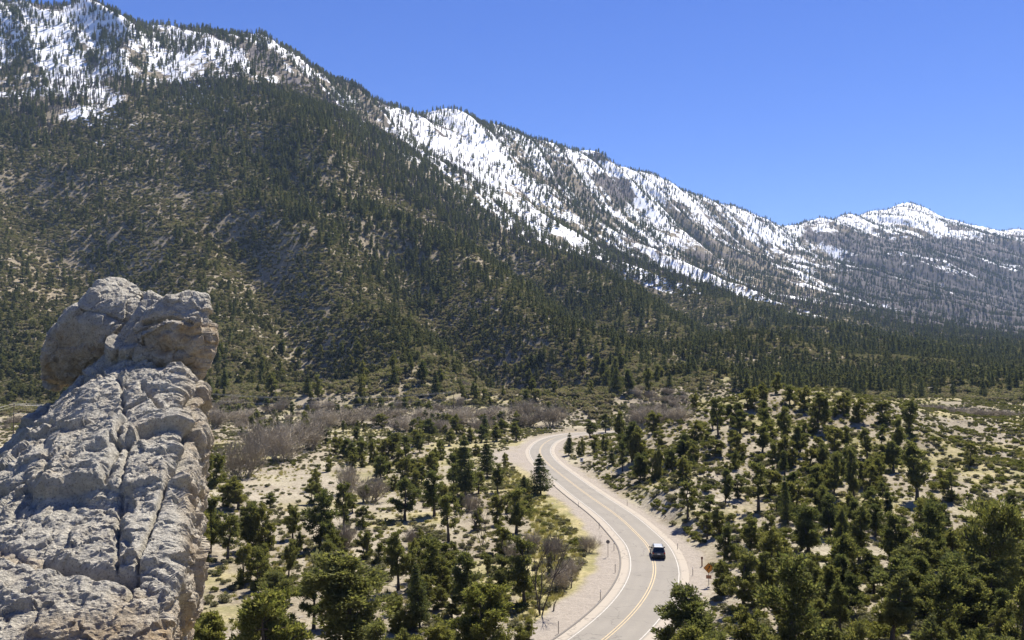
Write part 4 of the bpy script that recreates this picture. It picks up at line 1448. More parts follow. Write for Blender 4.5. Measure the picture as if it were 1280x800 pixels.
def snag_proto(seed):
    rnd = random.Random(seed)
    tb = MB()
    tb.tube([(0, 0, -.5), (rnd.uniform(-.2, .2), 0, 5), (rnd.uniform(-.4, .4), 0, 10)], [0.30, 0.22, 0.05], 4, False)
    for i in range(12):
        h = rnd.uniform(2.5, 9.3)
        a = rnd.uniform(0, 6.28)
        L = rnd.uniform(.5, 1.5) * (1.15 - h / 12)
        tb.tube([(0, 0, h), (math.cos(a) * L, math.sin(a) * L, h + rnd.uniform(-.2, .5))], [0.09, 0.03], 3, False)
    me = tb.mesh('burned_snag', fix=False)
    me.materials.append(M['snag'])
    return bpy.data.objects.new('burned_snag', me)


def grass_proto(seed):
    rng = np.random.default_rng(seed)
    V = []
    F = []
    for i in range(46):
        a = rng.random() * 6.283
        b = np.array([math.cos(a), math.sin(a), 0]) * 0.28 * math.sqrt(rng.random())
        h = 0.22 + 0.3 * rng.random()
        t = np.array([rng.normal() * .14, rng.normal() * .14, h])
        s = np.array([-math.sin(a), math.cos(a), 0]) * 0.022
        k = len(V)
        V += [b - s, b + s, b + t]
        F.append([k, k + 1, k + 2])
    me = mesh_np('grass_tuft', np.array(V), F)
    me.materials.append(M['grass_blade'])
    return bpy.data.objects.new('grass_tuft', me)


def thicket_proto(seed, mat):
    tw, tr = bare_plant(seed, 3.0, 4.5, 22, 3, 0.05, False, 0.026)
    tw.materials.append(mat)
    return bpy.data.objects.new('thicket', tw)


thickets = [thicket_proto(840 + s, M['twig'] if s != 1 else M['pale_twig']) for s in range(3)]
snags = [snag_proto(800 + s) for s in range(3)]
tufts = [grass_proto(820 + s) for s in range(3)]


def far_points(n, dmin, dmax, power, seed, umax=0.97):
    """points on the mountainside, thinning with distance"""
    rng = np.random.default_rng(seed)
    u = rng.uniform(-umax, umax, n)
    q = rng.random(n)
    D = (dmin ** power + q * (dmax ** power - dmin ** power)) ** (1 / power)
    x = u * D
    z = height(x, D)
    px, py = project(x, D, z)
    return x, D, z, px, py, rng


def keep(x, y, z, m):
    return np.c_[x, y, z][m]


def snowline(px):
    return np.interp(px, SNOW_X, SNOW_Y)


# dark conifers of the range
def chutes(x, y):
    A, B = ab(x, y)
    return ridged((A + 30 * fbm(x / 120, y / 120, 2, 60)) / 120, B / 900, 3, 61)


x, y, z, px, py, rng = far_points(185000, 395, 5000, 0.9, 91)
sl = snowline(px)
belt = sstep(300, 560, px + 1.1 * (320 - py)) * np.where(px > 860, sstep(506, 488, py), sstep(470, 430, py)) * sstep(-20, 25, py - sl) * np.where(y < 470, 0.75 * sstep(800, 900, px), 1)          # dense forest towards the right
leftbelt = sstep(420, 330, px) * sstep(250, 190, py) * sstep(-15, 20, py - sl)
insnow = (py < sl + 8)
cl = fbm(x / 130, y / 130, 4, 92)
dens = 0.10 * (y > 470) + 0.44 * belt + 0.42 * leftbelt
dens = np.where(insnow, 0.38 + 0.62 * sstep(0.50, -0.1, chutes(x, y)), dens)
dens = dens * np.clip(0.8 + 1.2 * cl, 0.12, 1.6)
bn = np.zeros(len(px))
for P in BURN:
    bn = np.maximum(bn, in_poly(px, py, P, 12))
dens = np.where(bn > 0.3, np.maximum(dens * 0.8, 0.62), dens) * (1 - 0.6 * (y > 4300) * (py < 292))
m = rng.random(len(px)) < dens
p = keep(x, y, z - 0.2, m)
n = len(p)
hh = rng.uniform(7, 16, n) * np.where(insnow[m], 1.1, 1.0) * np.where(y[m] < 750, 0.7, 1.0)
ww = hh * rng.uniform(0.30, 0.44, n)
H0, W0 = far_con[0][1], 3.6
scatter('mountain_conifer_forest', p, rng.random(n) * 6.283, np.c_[ww / W0, ww / W0, hh / H0], [o for o, _, _ in far_con],
        'dark conifer forest covering the mountain slopes up to the snow', 'forest')

# pinyon and juniper woodland on the lower slopes
x, y, z, px, py, rng = far_points(68000, 440, 1500, 1.0, 93)
cl = fbm(x / 60, y / 60, 4, 94)
belt = sstep(300, 560, px + 1.1 * (320 - py)) * sstep(470, 430, py)
dens = (0.62 - 0.25 * belt) * np.clip(0.6 + 1.6 * cl, 0.06, 1.5) * (py > snowline(px) + 20)
m = rng.random(len(px)) < dens
p = keep(x, y, z - 0.2, m)
n = len(p)
hh = rng.uniform(2.6, 6.8, n)
ww = hh * rng.uniform(0.55, 0.85, n)
scatter('hillside_pinyon_woodland', p, rng.random(n) * 6.283, np.c_[ww / 4.6, ww / 4.6, hh / 7.0], [o for o, _, _ in far_pin],
        'scattered round pinyons and junipers clothing the lower mountain slope', 'woodland')

# low brush between them
x, y, z, px, py, rng = far_points(285000, 330, 1700, 0.95, 95)
cl = fbm(x / 35, y / 35, 4, 96)
dens = np.clip(0.85 + 0.9 * cl, 0.38, 1) * (py > snowline(px) + 6) * sstep(345, 440, y + 75 * fbm(x / 60, y / 60, 4, 79)) * (1 - 0.8 * (x / y > 0.12) * (y < 400))
rd = road_dist(x, y)
m = (rng.random(len(px)) < dens) & (np.abs(rd) > 9)
p = keep(x, y, z - 0.1, m)
n = len(p)
hh = rng.uniform(1.1, 3.3, n) * (1 + 0.25 * sstep(500, 1200, p[:, 1]))
ww = hh * rng.uniform(1.2, 1.9, n)
scatter('hillside_brush', p, rng.random(n) * 6.283, np.c_[ww / 2.3, ww / 2.3, hh / 1.6], [o for o, _, _ in far_bush],
        'grey brown brush covering the ground between the slope trees', 'brush')

# burned and leafless timber in the snow
x, y, z, px, py, rng = far_points(130000, 1000, 4700, 1.0, 97)
sl = snowline(px)
bn = np.zeros(len(px))
for P in BURN:
    bn = np.maximum(bn, in_poly(px, py, P, 14))
cl = fbm(x / 110 + 30, y / 110, 4, 98)
dens = np.where(py < sl + 25, 0.9 * np.clip(0.8 + 1.3 * cl, 0.1, 1.4), 0.05) + 0.45 * bn
m = rng.random(len(px)) < dens
p = keep(x, y, z - 0.2, m)
n = len(p)
hh = rng.uniform(7, 15, n)
ww = rng.uniform(1.3, 2.2, n) * (1 + y[m] / 4000)
scatter('burned_timber', p, rng.random(n) * 6.283, np.c_[ww, ww, hh / 10], snags,
        'thin leafless burned trunks standing in the mountain snow', 'burned forest')

# leafless thickets of the wash
x, y, z, px, py, rng = far_points(8000, 305, 450, 2.0, 99)
rd = road_dist(x, y)
cl = fbm(x / 28, y / 28, 3, 104)
dens = np.clip(-0.22 + 1.8 * cl, 0, 1) * sstep(305, 345, y) * sstep(450, 410, y) * (px < 590)
dens = np.maximum(dens, 0.35 * (px > 790) * (px < 870) * (y > 330) * (y < 400))
m = (rng.random(len(px)) < dens) & (np.abs(rd) > 10)
p = keep(x, y, z - 0.1, m)
n = len(p)
s = rng.uniform(0.6, 1.25, n)
scatter('leafless_thicket', p, rng.random(n) * 6.283, np.c_[s * 1.1, s * 1.1, s * 0.8], thickets, 'tangle of leafless grey purple brush filling the valley wash', 'thicket')

# sagebrush and low green growth on the valley floor and the near hill
rng = np.random.default_rng(101)
N = 85000
u = rng.uniform(-0.75, 0.8, N)
D = np.sqrt(rng.uniform(62 ** 2, 420 ** 2, N))
x = u * D
z = height(x, D)
rd = road_dist(x, D)
px, py = project(x, D, z)
cl = fbm(x / 12, D / 12, 4, 102)
dens = np.clip(0.34 + 1.1 * cl + 0.25 * (u > 0.1), 0.03, 1)
clear = in_poly(px, py, CLEARING, 14) * (D < 400)
pull = in_poly(px, py, PULLOUT, 6) * (D < 330)
m = (rng.random(N) < dens * (1 - 0.85 * clear) * (1 - pull)) & ((rd > 9.5) | (rd < -7))
hillm = (x / D > 0.1)
ms = m & (rng.random(N) < np.where(hillm, 0.5, 0.8))
p = keep(x, D, z - 0.05, ms)
hh = rng.uniform(0.3, 0.9, len(p))
ww = hh * rng.uniform(1.4, 2.2, len(p))
scatter('sagebrush_cover', p, rng.random(len(p)) * 6.283, np.c_[ww / 1.5, ww / 1.5, hh / 0.9], [o for o, _, _ in near_sage], 'small grey green sagebrush dotted over the dry ground', 'sagebrush')
mg = m & ~ms
p = keep(x, D, z - 0.05, mg)
hh = rng.uniform(0.4, 1.2, len(p))
ww = hh * rng.uniform(1.2, 1.9, len(p))
scatter('green_scrub', p, rng.random(len(p)) * 6.283, np.c_[ww / 2.3, ww / 2.3, hh / 1.6], [o for o, _, _ in near_green], 'low yellow green scrub dotted over the dry ground', 'scrub')

N = 90000
u = rng.uniform(-0.7, 0.75, N)
D = np.sqrt(rng.uniform(62 ** 2, 330 ** 2, N))
x = u * D
z = height(x, D)
rd = road_dist(x, D)
px, py = project(x, D, z)
dens = 0.9 * in_poly(px, py, VERGE, 6) + 0.22 * np.clip(0.3 + 1.5 * fbm(x / 14 + 40, D / 14, 4, 103), 0, 1)
pull = in_poly(px, py, PULLOUT, 6)
m = (rng.random(N) < dens * (1 - pull)) & ((rd > 9.2) | (rd < -6.3))
p = keep(x, D, z - 0.02, m)
s = rng.uniform(0.7, 1.5, len(p))
scatter('dry_grass', p, rng.random(len(p)) * 6.283, np.c_[s * 1.2, s * 1.2, s], tufts, 'tufts of dry yellow grass along the road verge and clearings', 'grass')
print('tufts', len(p))

rock_src = []
for s in range(3):
    bm = bmesh.new()
    rr_ = random.Random(60 + s)
    vs = [bm.verts.new((rr_.gauss(0, .4), rr_.gauss(0, .34), abs(rr_.gauss(0, .26)) - .08)) for _ in range(16)]
    bmesh.ops.convex_hull(bm, input=vs)
    me = bpy.data.meshes.new('stone')
    bm.to_mesh(me)
    bm.free()
    me.materials.append(M['stone'])
    rock_src.append(bpy.data.objects.new('stone', me))
N = 26000
u = rng.uniform(-0.62, 0.72, N)
D = np.sqrt(rng.uniform(62 ** 2, 330 ** 2, N))
x = u * D
z = height(x, D)
rd = road_dist(x, D)
dens = np.clip(0.15 + 1.2 * fbm(x / 20 + 9, D / 20, 4, 105) + 0.2 * (u > 0.12), 0, 1)
m = (rng.random(N) < dens) & ((rd > 7.5) | (rd < -6.0))
p = keep(x, D, z, m)
s = rng.uniform(0.12, 0.55, len(p)) ** 1.3
scatter('loose_stone_cover', p, rng.random(len(p)) * 6.283, np.c_[s, s, s], rock_src, 'loose pale stones strewn over the dry ground', 'stones')

x, y, z, px, py, rng = far_points(26000, 420, 1800, 1.0, 110)
cl = fbm(x / 45 + 70, y / 45, 4, 111)
cf = np.zeros(len(px))
for P in CLIFF:
    cf = np.maximum(cf, in_poly(px, py, P, 6))
m = rng.random(len(px)) < np.clip(1.8 * (cl - 0.22), 0, 0.6) + 0.6 * cf
p = keep(x, y, z - 0.3, m)
s = rng.uniform(0.8, 2.6, len(p)) ** 1.35
scatter('slope_boulder_cover', p, rng.random(len(p)) * 6.283, np.c_[s * 1.2, s, s * 1.1], rock_src, 'brown boulders and broken outcrops scattered over the mountain slope', 'boulders')
# ------------------------------------------------------------------ car
def road_at(px, py):
    x, y = floor_pt(px, py)
    k = int(np.argmin((ROAD[:, 0] - x) ** 2 + (ROAD[:, 1] - y) ** 2))
    return x, y, k


def car_paint(name, col, rough=0.28):
    t = NT(name)
    co = t.n('ShaderNodeTexCoord').outputs['Object']
    f = t.noise(co, 3, 4)
    b = t.bsdf(t.mix(f, tuple(c * .9 for c in col), col), rough, 0.3, 0.5)
    b.inputs['Coat Weight'].default_value = 0.5
    b.inputs['Coat Roughness'].default_value = 0.08
    return t.done(b.outputs[0])


M['paint'] = car_paint('dark_car_paint', (0.075, 0.082, 0.090))
M['roof_paint'] = car_paint('pale_roof_paint', (0.50, 0.515, 0.53))
M['glass'] = simple('dark_car_glass', (0.012, 0.018, 0.02), 0.06, 0, 0.6)
M['tyre'] = simple('tyre_rubber', (0.02, 0.02, 0.02), 0.9)
M['alloy'] = simple('grey_alloy', (0.45, 0.45, 0.46), 0.35, 0.8)
M['trim'] = simple('black_plastic_trim', (0.025, 0.025, 0.027), 0.6)
M['tail'] = simple('red_tail_lamp', (0.30, 0.015, 0.012), 0.2)
M['lamp'] = simple('clear_headlamp', (0.6, 0.62, 0.64), 0.1)
M['plate'] = simple('licence_plate_white', (0.6, 0.6, 0.58), 0.5)

cx, cy, ck = road_at(822, 696)
tg = _tan[ck]
car = empty('parked_car' if False else 'car', (cx, cy, 0.085), math.atan2(tg[1], tg[0]) - math.pi / 2)
car.scale = (.95, .95, .95)
tag(car, 'dark sport utility vehicle with a pale roof driving along the curving road', 'car')
lower = MB()
secs = [(-2.32, .84, .48, .98), (-2.28, .93, .36, 1.06), (-1.2, .97, .30, 1.08), (0.0, .97, .30, 1.08), (0.95, .96, .30, 1.07), (1.7, .94, .32, .99), (2.2, .88, .38, .88), (2.36, .74, .46, .74)]
ringV = []
for yy_, w, z0, z1 in secs:
    ringV += [(-w * .9, yy_, z0), (-w, yy_, z0 + .16), (-w, yy_, z1 - .16), (-w * .9, yy_, z1), (w * .9, yy_, z1), (w, yy_, z1 - .16), (w, yy_, z0 + .16), (w * .9, yy_, z0)]
FF = []
for i in range(len(secs) - 1):
    for q in range(8):
        FF.append([i * 8 + q, i * 8 + (q + 1) % 8, (i + 1) * 8 + (q + 1) % 8, (i + 1) * 8 + q])
FF += [list(range(8)), [(len(secs) - 1) * 8 + q for q in range(8)][::-1]]
lower.add(ringV, FF)
# cabin
gb = [(-2.24, .90), (1.12, .90)]
gt = [(-1.98, .70), (0.22, .68)]
cab = [(-.90, -2.24, 1.05), (.90, -2.24, 1.05), (.90, 1.12, 1.05), (-.90, 1.12, 1.05), (-.70, -1.98, 1.70), (.70, -1.98, 1.70), (.68, 0.22, 1.70), (-.68, 0.22, 1.70)]
lower.add(cab, [[0, 1, 2, 3], [7, 6, 5, 4], [0, 4, 5, 1], [1, 5, 6, 2], [2, 6, 7, 3], [3, 7, 4, 0]])
lower.build('body', M['paint'], car, bevel=0.05)
rf = MB()
rf.prism([(-.66, -1.96), (.66, -1.96), (.64, .18), (-.64, .18)], 1.69, 1.76, 'z')
rf.build('roof', M['roof_paint'], car, bevel=0.03)


def pane(name, a, b, c, d, inset=0.10, off=0.012):
    P = [Vector(v) for v in (a, b, c, d)]
    ctr = sum(P, Vector()) / 4
    nn = (P[1] - P[0]).cross(P[3] - P[0]).normalized()
    if nn.dot(ctr - Vector((0, -.5, 1.2))) < 0:
        nn = -nn
    Q = [p + (ctr - p) * inset + nn * off for p in P]
    Q2 = [p + (ctr - p) * inset - nn * .02 for p in P]
    m = MB()
    m.add(Q + Q2, [[0, 1, 2, 3], [7, 6, 5, 4], [0, 4, 5, 1], [1, 5, 6, 2], [2, 6, 7, 3], [3, 7, 4, 0]])
    return m.build(name, M['glass'], car)


def lerp3(a, b, t):
    return tuple(a[i] + (b[i] - a[i]) * t for i in range(3))


pane('rear_window', cab[0], cab[1], cab[5], cab[4], 0.14)
pane('windscreen', cab[2], cab[3], cab[7], cab[6], 0.10)
for s, (b0, b1, t0, t1) in (('l', (cab[0], cab[3], cab[4], cab[7])), ('r', (cab[1], cab[2], cab[5], cab[6]))):
    for f0, f1 in ((.02, .30), (.32, .62), (.64, .95)):
        pane('side_window', lerp3(b0, b1, f0), lerp3(b0, b1, f1), lerp3(t0, t1, f1), lerp3(t0, t1, f0), 0.10)
for s in (-1, 1):
    MB().box((s * .80, -2.30, .93), (.20, .09, .24)).build('tail_light', M['tail'], car, bevel=0.02)
    MB().box((s * .70, 2.26, .74), (.34, .16, .14)).build('headlight', M['lamp'], car, bevel=0.02)
    MB().box((s * 1.06, .82, 1.12), (.20, .14, .17)).box((s * .96, .84, 1.06), (.14, .06, .05)).build('wing_mirror', M['trim'], car, bevel=0.02)
    MB().tube([(s * .60, -1.75, 1.77), (s * .60, -1.65, 1.83), (s * .60, -.05, 1.83), (s * .60, .05, 1.77)], .022, 6).build('roof_rail', M['trim'], car)
    for yy_ in (-1.42, 1.42):
        w = MB()
        w.tube([(s * .76, yy_, .36), (s * .99, yy_, .36)], .36, 24)
        wo = w.build('wheel', M['tyre'], car, bevel=0.03)
        r_ = MB().tube([(s * .985, yy_, .36), (s * 1.005, yy_, .36)], .235, 20)
        for q in range(5):
            a = q * 2 * math.pi / 5
            r_.box((s * 1.008, yy_ + math.cos(a) * .13, .36 + math.sin(a) * .13), (.02, .07, .24), Matrix.Rotation(-a + math.pi / 2, 3, 'X'))
        r_.build('rim', M['alloy'], wo)
MB().box((0, -2.33, .55), (1.72, .14, .20)).build('rear_bumper', M['trim'], car, bevel=0.04)
MB().box((0, 2.34, .48), (1.55, .12, .18)).build('front_bumper', M['trim'], car, bevel=0.04)
MB().box((0, -2.325, .82), (.40, .02, .14)).build('licence_plate', M['plate'], car)
MB().box((0, -1.99, 1.725), (1.2, .22, .03)).build('rear_spoiler', M['trim'], car, bevel=0.01)

# ------------------------------------------------------------------ signs, markers, poles
M['sign_orange'] = simple('orange_sign_face', (0.62, 0.24, 0.03), 0.45, var=0.08)
M['sign_black'] = simple('black_sign_paint', (0.02, 0.018, 0.015), 0.5)
M['sign_white'] = simple('white_sign_face', (0.72, 0.73, 0.74), 0.45, var=0.05)
M['steel'] = simple('galvanised_steel', (0.24, 0.235, 0.225), 0.55, 0.5)
M['marker'] = simple('grey_brown_marker', (0.17, 0.15, 0.13), 0.8)
M['rust'] = simple('red_brown_steel', (0.20, 0.075, 0.04), 0.8, var=0.3)
M['plaque'] = simple('faded_orange_plaque', (0.38, 0.19, 0.10), 0.7)
M['pole_wood'] = simple('weathered_pole_wood', (0.13, 0.10, 0.08), 0.95, var=0.3)
M['wire'] = simple('aluminium_wire', (0.42, 0.42, 0.42), 0.5, 0.4)
M['insul'] = simple('grey_insulator', (0.35, 0.35, 0.36), 0.3)


def ground_pt(px, py):
    x, y = hit([px], [py])
    return float(x[0]), float(y[0]), float(height(np.array([x[0]]), np.array([y[0]]))[0])


# orange diamond warning sign with a black winding arrow, a plaque below it
x, y, z = ground_pt(886, 733)
face = math.atan2(x, y)
sg = empty('warning_sign', (x, y, z - 0.1), -face)
tag(sg, 'orange diamond warning sign with a black winding arrow beside the road', 'road sign')
MB().box((0, .03, 1.35), (.08, .06, 2.7)).build('post', M['steel'], sg)
s_ = 0.62
MB().prism([(0, 2.25 - s_), (s_, 2.25), (0, 2.25 + s_), (-s_, 2.25)], -.02, 0, 'y').build('sign_panel', M['sign_orange'], sg)
bd = MB()
for k in range(4):
    a = [(0, -1), (1, 0), (0, 1), (-1, 0)]
    p0, p1 = a[k], a[(k + 1) % 4]
    P = [(p0[0] * .57, p0[1] * .57 + 2.25), (p1[0] * .57, p1[1] * .57 + 2.25), (p1[0] * .53, p1[1] * .53 + 2.25), (p0[0] * .53, p0[1] * .53 + 2.25)]
    bd.prism(P, -.026, -.0205, 'y')
bd.build('border', M['sign_black'], sg)
ar = MB()
pts = [(-.10, -.30), (-.10, -.10), (.08, .06), (.08, .16)]
for (a, b), (c, d) in zip(pts[:-1], pts[1:]):
    L = math.hypot(c - a, d - b)
    nx, nz = -(d - b) / L * .045, (c - a) / L * .045
    ar.prism([(a + nx, b + nz + 2.25), (c + nx, d + nz + 2.25), (c - nx, d - nz + 2.25), (a - nx, b - nz + 2.25)], -.028, -.0205, 'y')
ar.prism([(-.04, 2.25 + .14), (.20, 2.25 + .14), (.08, 2.25 + .33)], -.028, -.0205, 'y')
ar.build('arrow_symbol', M['sign_black'], sg)
MB().box((0, -.01, 1.22), (.62, .02, .42)).build('plaque', M['plaque'], sg)

# white square sign at the inside of the far bend
x, y, z = ground_pt(727, 583)
ws = empty('square_sign', (x, y, z - 0.1), -math.atan2(x, y))
tag(ws, 'small white square sign with a dark centre on a post inside the far bend', 'road sign')
MB().box((0, .03, 1.0), (.08, .06, 2.0)).build('post', M['steel'], ws)
MB().box((0, -.01, 1.75), (.85, .02, .95)).build('sign_panel', M['sign_white'], ws)
MB().box((0, -.024, 1.75), (.36, .006, .42)).build('centre_mark', M['sign_black'], ws)

# slim marker posts along both edges: photo x, base y, height in photo points, wording
POSTS = [(698, 792, 16, 'slim grey marker post where the verge narrows, closest to the foot of the bend'), (750.5, 750, 13, 'slim grey marker post alone in the wide gravel below the bend'),
         (769, 716, 11, 'slim grey marker post in the gravel across the road from the warning sign'), (767.5, 688, 12, 'slim grey marker post at the kerb where the bend is tightest'),
         (749, 661, 8, 'short grey marker post by the kerb uphill of the tightest part of the bend'), (723, 634, 7, 'short grey marker post by the upper end of the kerb'),
         (772, 614, 9, 'brownish marker post under the cut bank, beyond the straight'), (784, 632, 7, 'short marker post at the foot of the cut bank'),
         (847, 687, 8, 'short marker post on the shoulder just past the dark car'), (866, 719, 10, 'grey marker post between the road and the orange warning sign'),
         (861, 742, 14, 'tall thin marker post on the pavement edge below the warning sign')]
for k, (px_, py_, hp, lab) in enumerate(POSTS):
    x, y, z = ground_pt(px_, py_)
    h = hp / FPX * y
    o = empty('marker_post', (x, y, z - .05))
    tag(o, lab, 'marker post', 'marker posts along the road')
    MB().box((0, 0, h / 2), (.07, .04, h)).build('post', M['marker'], o, bevel=.01)
    MB().box((0, -.031, h * .88), (.08, .012, h * .14)).build('reflector', M['sign_white'] if k % 2 else M['steel'], o)
x, y, z = ground_pt(760, 696)
o = empty('round_marker', (x, y, z - .05), -math.atan2(x, y))
tag(o, 'thin post topped by a small round disc in the gravel beside the bend', 'marker post')
MB().box((0, 0, 1.1), (.06, .05, 2.2)).build('post', M['marker'], o)
MB().tube([(0, -.03, 2.1), (0, -.055, 2.1)], .26, 20).build('disc', M['marker'], o)
x, y, z = ground_pt(877.5, 708)
o = empty('marker_stake', (x, y, z - .05))
tag(o, 'red brown steel stake standing just behind the orange warning sign', 'marker stake')
MB().box((0, 0, .65), (.16, .05, 1.3)).build('post', M['rust'], o, bevel=.01)
MB().box((0, -.03, 1.15), (.26, .02, .3)).build('head_plate', M['rust'], o)
# dead stakes and stumps in the verge
for px_, py_, hp, lab in ((698, 690, 20, 'straight dead tree pole standing in the yellow verge'), (701, 688, 13, 'thin dead pole leaning beside the taller dead pole'), (714, 735, 18, 'dark dead stub in the scrub below the yellow verge'),
                          (692, 763, 12, 'grey dead stub beside the bare tree at the verge edge')):
    x, y, z = ground_pt(px_, py_)
    h = hp / FPX * y
    m = MB()
    m.tube([(0, 0, -.1), (.05, 0, h * .5), (.02 if hp > 14 else .3, 0, h)], [.09, .07, .04], 6)
    for q in range(4):
        a = q * 1.9
        m.tube([(.03, 0, h * (.4 + .13 * q)), (math.cos(a) * .3, math.sin(a) * .3, h * (.5 + .13 * q))], [.03, .012], 4)
    o = m.build('dead_pole', M['bark'])
    o.location = (x, y, z)
    tag(o, lab, 'dead tree', 'dead poles in the verge')

# utility poles and wires
poles = [((16, 566), 14.4, 'brown wooden utility pole rising behind the rock pinnacle'), ((254, 534), 13.5, 'brown wooden utility pole above the junipers next to the rock'),
         ((567, 533), 13.4, 'brown wooden utility pole standing alone in the leafless thickets')]
wire_pts = []
for (pp, H, lab) in poles:
    x, y = floor_pt(*pp)
    z = float(height(np.array([x]), np.array([y]))[0])
    o = empty('utility_pole', (x, y, z - .3), 0.25)
    tag(o, lab, 'utility pole', 'utility poles of the valley power line')
    MB().tube([(0, 0, 0), (0, 0, H)], [.17, .11], 10).build('pole', M['pole_wood'], o)
    MB().box((0, .12, H - .5), (2.6, .12, .14)).build('crossarm', M['pole_wood'], o)
    tips = []
    for dx in (-1.2, 0, 1.2):
        zz = H - .43 if dx else H
        MB().tube([(dx, .12 if dx else 0, zz), (dx, .12 if dx else 0, zz + .12), (dx, .12 if dx else 0, zz + .22)], [.05, .07, .04], 8).build('insulator', M['insul'], o)
        c, s = math.cos(.25), math.sin(.25)
        yy_ = .12 if dx else 0
        tips.append(Vector((x + dx * c - yy_ * s, y + dx * s + yy_ * c, z - .3 + zz + .22)))
    tips.append(Vector((x + .1, y - .14, z + H - 3.0)))
    wire_pts.append(tips)
d0 = wire_pts[1][1] - wire_pts[0][1]
pre = [p - Vector((d0.x * .7, d0.y * .25, 0)) for p in wire_pts[0]]
d1 = wire_pts[2][1] - wire_pts[1][1]
chain = [pre] + wire_pts
names = ['outer', 'middle', 'inner', 'lowest']
spans = ['running in from outside to the pole behind the rock', 'between the pole behind the rock and the pole by the junipers', 'between the junipers pole and the pole in the thickets']
for si, (a, b) in enumerate(zip(chain[:-1], chain[1:])):
    for k in range(4):
        pa, pb = a[k], b[k]
        pts = []
        for i in range(15):
            t = i / 14
            pts.append(pa.lerp(pb, t) - Vector((0, 0, 2.2 * 4 * t * (1 - t))))
        m = MB().tube(pts, .02, 4)
        o = m.build('power_line', M['wire'])
        tag(o, f'{names[k]} grey overhead wire {spans[si]}', 'power line', 'overhead wires')

# ------------------------------------------------------------------ wording for the plants: look, then the landmark it stands by
LAND = {
    'the rock pinnacle': at(225, 700, 110)[:2], 'the pale sandy clearing': floor_pt(400, 605), 'the dirt turnout': floor_pt(640, 570), 'the tightest bend': floor_pt(775, 700),
    'the dark car': floor_pt(822, 696), 'the orange warning sign': tuple(sg.location[:2]), 'the white square sign': tuple(ws.location[:2]), 'the pointed roadside pine': tuple(floor_pt(676, 619)),
    'the tall bare tree': floor_pt(677, 768), 'the pole in the thickets': floor_pt(567, 533), 'the cut bank tree': tuple(hit([860], [648])[k][0] for k in (0, 1)),
    'the pole by the junipers': floor_pt(254, 534), 'the wide spreading juniper': tuple(hit([1235], [753])[k][0] for k in (0, 1)), 'the hill crest pines': tuple(hit([1000], [520])[k][0] for k in (0, 1)),
    'the thicket behind the hill': (167, 292), 'the far mouth of the bend': floor_pt(690, 548), 'the ravine foot': at(415, 492, 480)[:2], 'the bare gully on the hill': tuple(hit([1215], [600])[k][0] for k in (0, 1)),
    'the yellow verge': floor_pt(720, 690), 'the biggest valley pine': floor_pt(440, 838), 'the dark round pine over the road': floor_pt(864, 868), 'the slope above the far bend': at(720, 490, 480)[:2],
    'the slope over the thickets': at(560, 490, 470)[:2],
}
lk = list(LAND)
lx = np.array([LAND[k][0] for k in lk])
ly = np.array([LAND[k][1] for k in lk])
ORD = ['first', 'second', 'third', 'fourth', 'fifth', 'sixth', 'seventh', 'eighth', 'ninth', 'tenth', 'eleventh', 'twelfth', 'thirteenth', 'fourteenth', 'fifteenth', 'sixteenth', 'seventeenth', 'eighteenth', 'nineteenth', 'twentieth']
KIND = {'pinyon': ('pinyon pine', 'tree', 'pines on the valley floor and hill'), 'dark': ('dark dense pine', 'tree', 'pines on the valley floor and hill'), 'juniper': ('yellow-green juniper', 'tree', 'junipers on the valley floor and hill'),
        'bright': ('bright yellow-green juniper', 'tree', 'junipers on the valley floor and hill'), 'spreading': ('wide spreading juniper', 'tree', 'junipers on the valley floor and hill'), 'conifer': ('pointed dark conifer', 'tree', 'pointed conifers of the valley'), 'bare_tree': ('leafless dark tree', 'tree', 'leafless trees by the verge'),
        'bare_shrub': ('leafless grey shrub', 'shrub', 'leafless shrubs of the wash'), 'sage': ('grey-green sagebrush', 'shrub', 'sagebrush on the dry ground'), 'bush': ('yellow-green shrub', 'shrub', 'green shrubs on the hill and verge')}
SIZES = {'pinyon': (4.6, 6.6), 'dark': (5, 7.5), 'juniper': (4, 5.8), 'spreading': (0, 99), 'bright': (4, 6), 'conifer': (6, 9), 'bare_tree': (0, 7), 'bare_shrub': (2.8, 4.2), 'sage': (.75, 1.0), 'bush': (.8, 1.3)}
bins = {}
for rec in PLANTS:
    o, kd, x, y, h, w = rec
    dx = (x - lx) / np.maximum(y, 60) * 100
    dy = (np.log(y) - np.log(ly)) * 60
    k = int(np.argmin(dx * dx + dy * dy))
    ddx, ddy = dx[k], dy[k]
    if abs(ddy) >= abs(ddx):
        rel = 'beyond' if ddy > 0 else 'in front of'
    else:
        rel = 'to the right of' if ddx > 0 else 'to the left of'
    lo, hi = SIZES[kd]
    size = 'low' if h < lo else ('tall' if h > hi else 'mid-sized')
    shape = ''
    if kd in ('pinyon', 'dark', 'juniper'):
        shape = 'slim ' if w / h < .52 else ('broad ' if w / h > .74 else '')
    if kd == 'spreading':
        size = 'big'
    bins.setdefault((kd, rel, lk[k], size, shape), []).append((math.hypot(ddx, ddy), rec))
for (kd, rel, lm, size, shape), L in bins.items():
    L.sort(key=lambda q: q[0])
    kn, cat, grp = KIND[kd]
    for i, (_, rec) in enumerate(L):
        o = rec[0]
        if len(L) == 1:
            lab = f'{size} {shape}{kn} {rel} {lm}'
        else:
            lab = f'{ORD[min(i, 19)]} {size} {shape}{kn} {rel} {lm}'
        tag(o, lab, cat, grp)

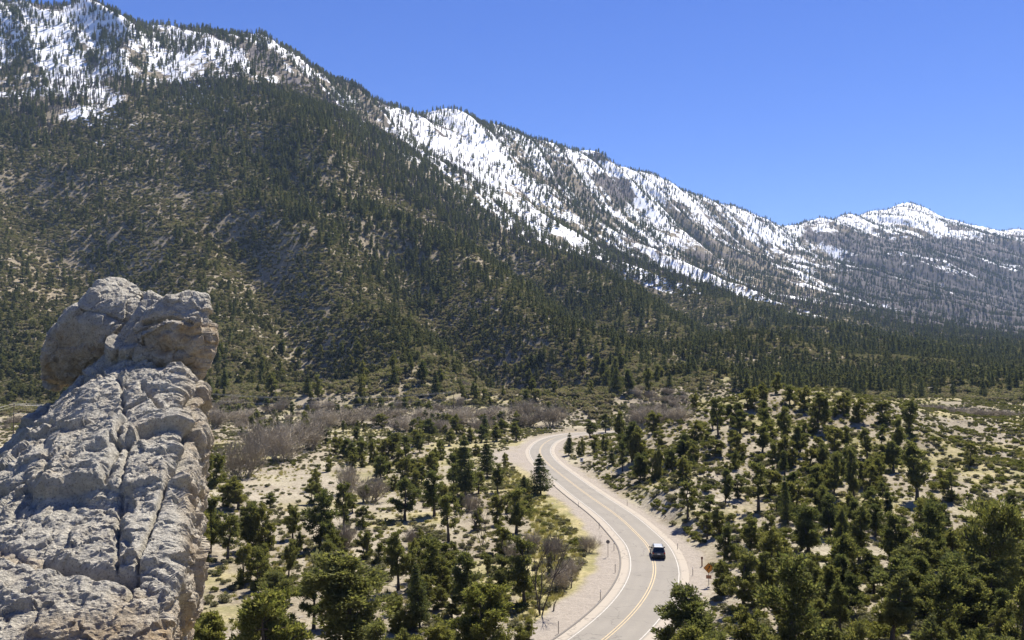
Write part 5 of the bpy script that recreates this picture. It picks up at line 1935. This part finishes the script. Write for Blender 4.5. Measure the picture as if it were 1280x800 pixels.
# ------------------------------------------------------------------ air
hz = NT('valley_haze')
pv = hz.n('ShaderNodeVolumePrincipled')
pv.inputs['Color'].default_value = (0.45, 0.66, 1.0, 1)
pv.inputs['Density'].default_value = HAZE
pv.inputs['Anisotropy'].default_value = 0.0
hz.l(pv.outputs[0], hz.out.inputs['Volume'])
if HAZE > 0:
    b = MB().box((0, 6900, 800), (26000, 14400, 1606))
    o = b.build('haze', hz.m)
    tag(o, 'thin blue haze filling the air of the valley', 'haze', kind='stuff')

# ------------------------------------------------------------------ light, sky, camera
SUN_EL, SUN_AZ = 57.0, 29.0                            # ahead of the viewer, a little to the right
w = bpy.data.worlds.new('World')
SC.world = w
w.use_nodes = True
nt = w.node_tree
nt.nodes.clear()
sky = nt.nodes.new('ShaderNodeTexSky')
sky.sky_type = 'NISHITA'
sky.sun_disc = False
sky.sun_elevation = R(SUN_EL)
sky.sun_rotation = R(SUN_AZ)
sky.altitude = 2200
sky.air_density = 1.0
sky.dust_density = 0.3
sky.ozone_density = 3.0
bg = nt.nodes.new('ShaderNodeBackground')
bg.inputs['Strength'].default_value = 0.069
out = nt.nodes.new('ShaderNodeOutputWorld')
hs = nt.nodes.new('ShaderNodeHueSaturation')
hs.inputs['Saturation'].default_value = 1.28
hs.inputs['Hue'].default_value = 0.522
nt.links.new(sky.outputs[0], hs.inputs['Color'])
nt.links.new(hs.outputs[0], bg.inputs[0])
nt.links.new(bg.outputs[0], out.inputs[0])

sd = bpy.data.lights.new('sun', 'SUN')
sd.energy = 5.0
sd.angle = R(0.53)
sd.color = (1.0, 0.935, 0.83)
so = bpy.data.objects.new('sun', sd)
COL.objects.link(so)
so.rotation_euler = (R(90 - SUN_EL), 0, R(180 - SUN_AZ))

cd = bpy.data.cameras.new('camera')
cd.sensor_fit = 'HORIZONTAL'
cd.sensor_width = 36
cd.lens = FPX / 1280 * 36
cd.clip_start = 0.2
cd.clip_end = 40000
co = bpy.data.objects.new('camera', cd)
COL.objects.link(co)
co.location = (0, 0, ZC)
co.rotation_euler = (R(90) + PITCH, 0, 0)
SC.camera = co

SC.view_settings.view_transform = 'Standard'
SC.view_settings.look = 'None'
SC.view_settings.exposure = EXPOSURE
SC.view_settings.gamma = 1
SC.cycles.max_bounces = 6
SC.cycles.diffuse_bounces = 4
SC.cycles.transmission_bounces = 4
SC.cycles.volume_bounces = 0
SC.cycles.use_denoising = True
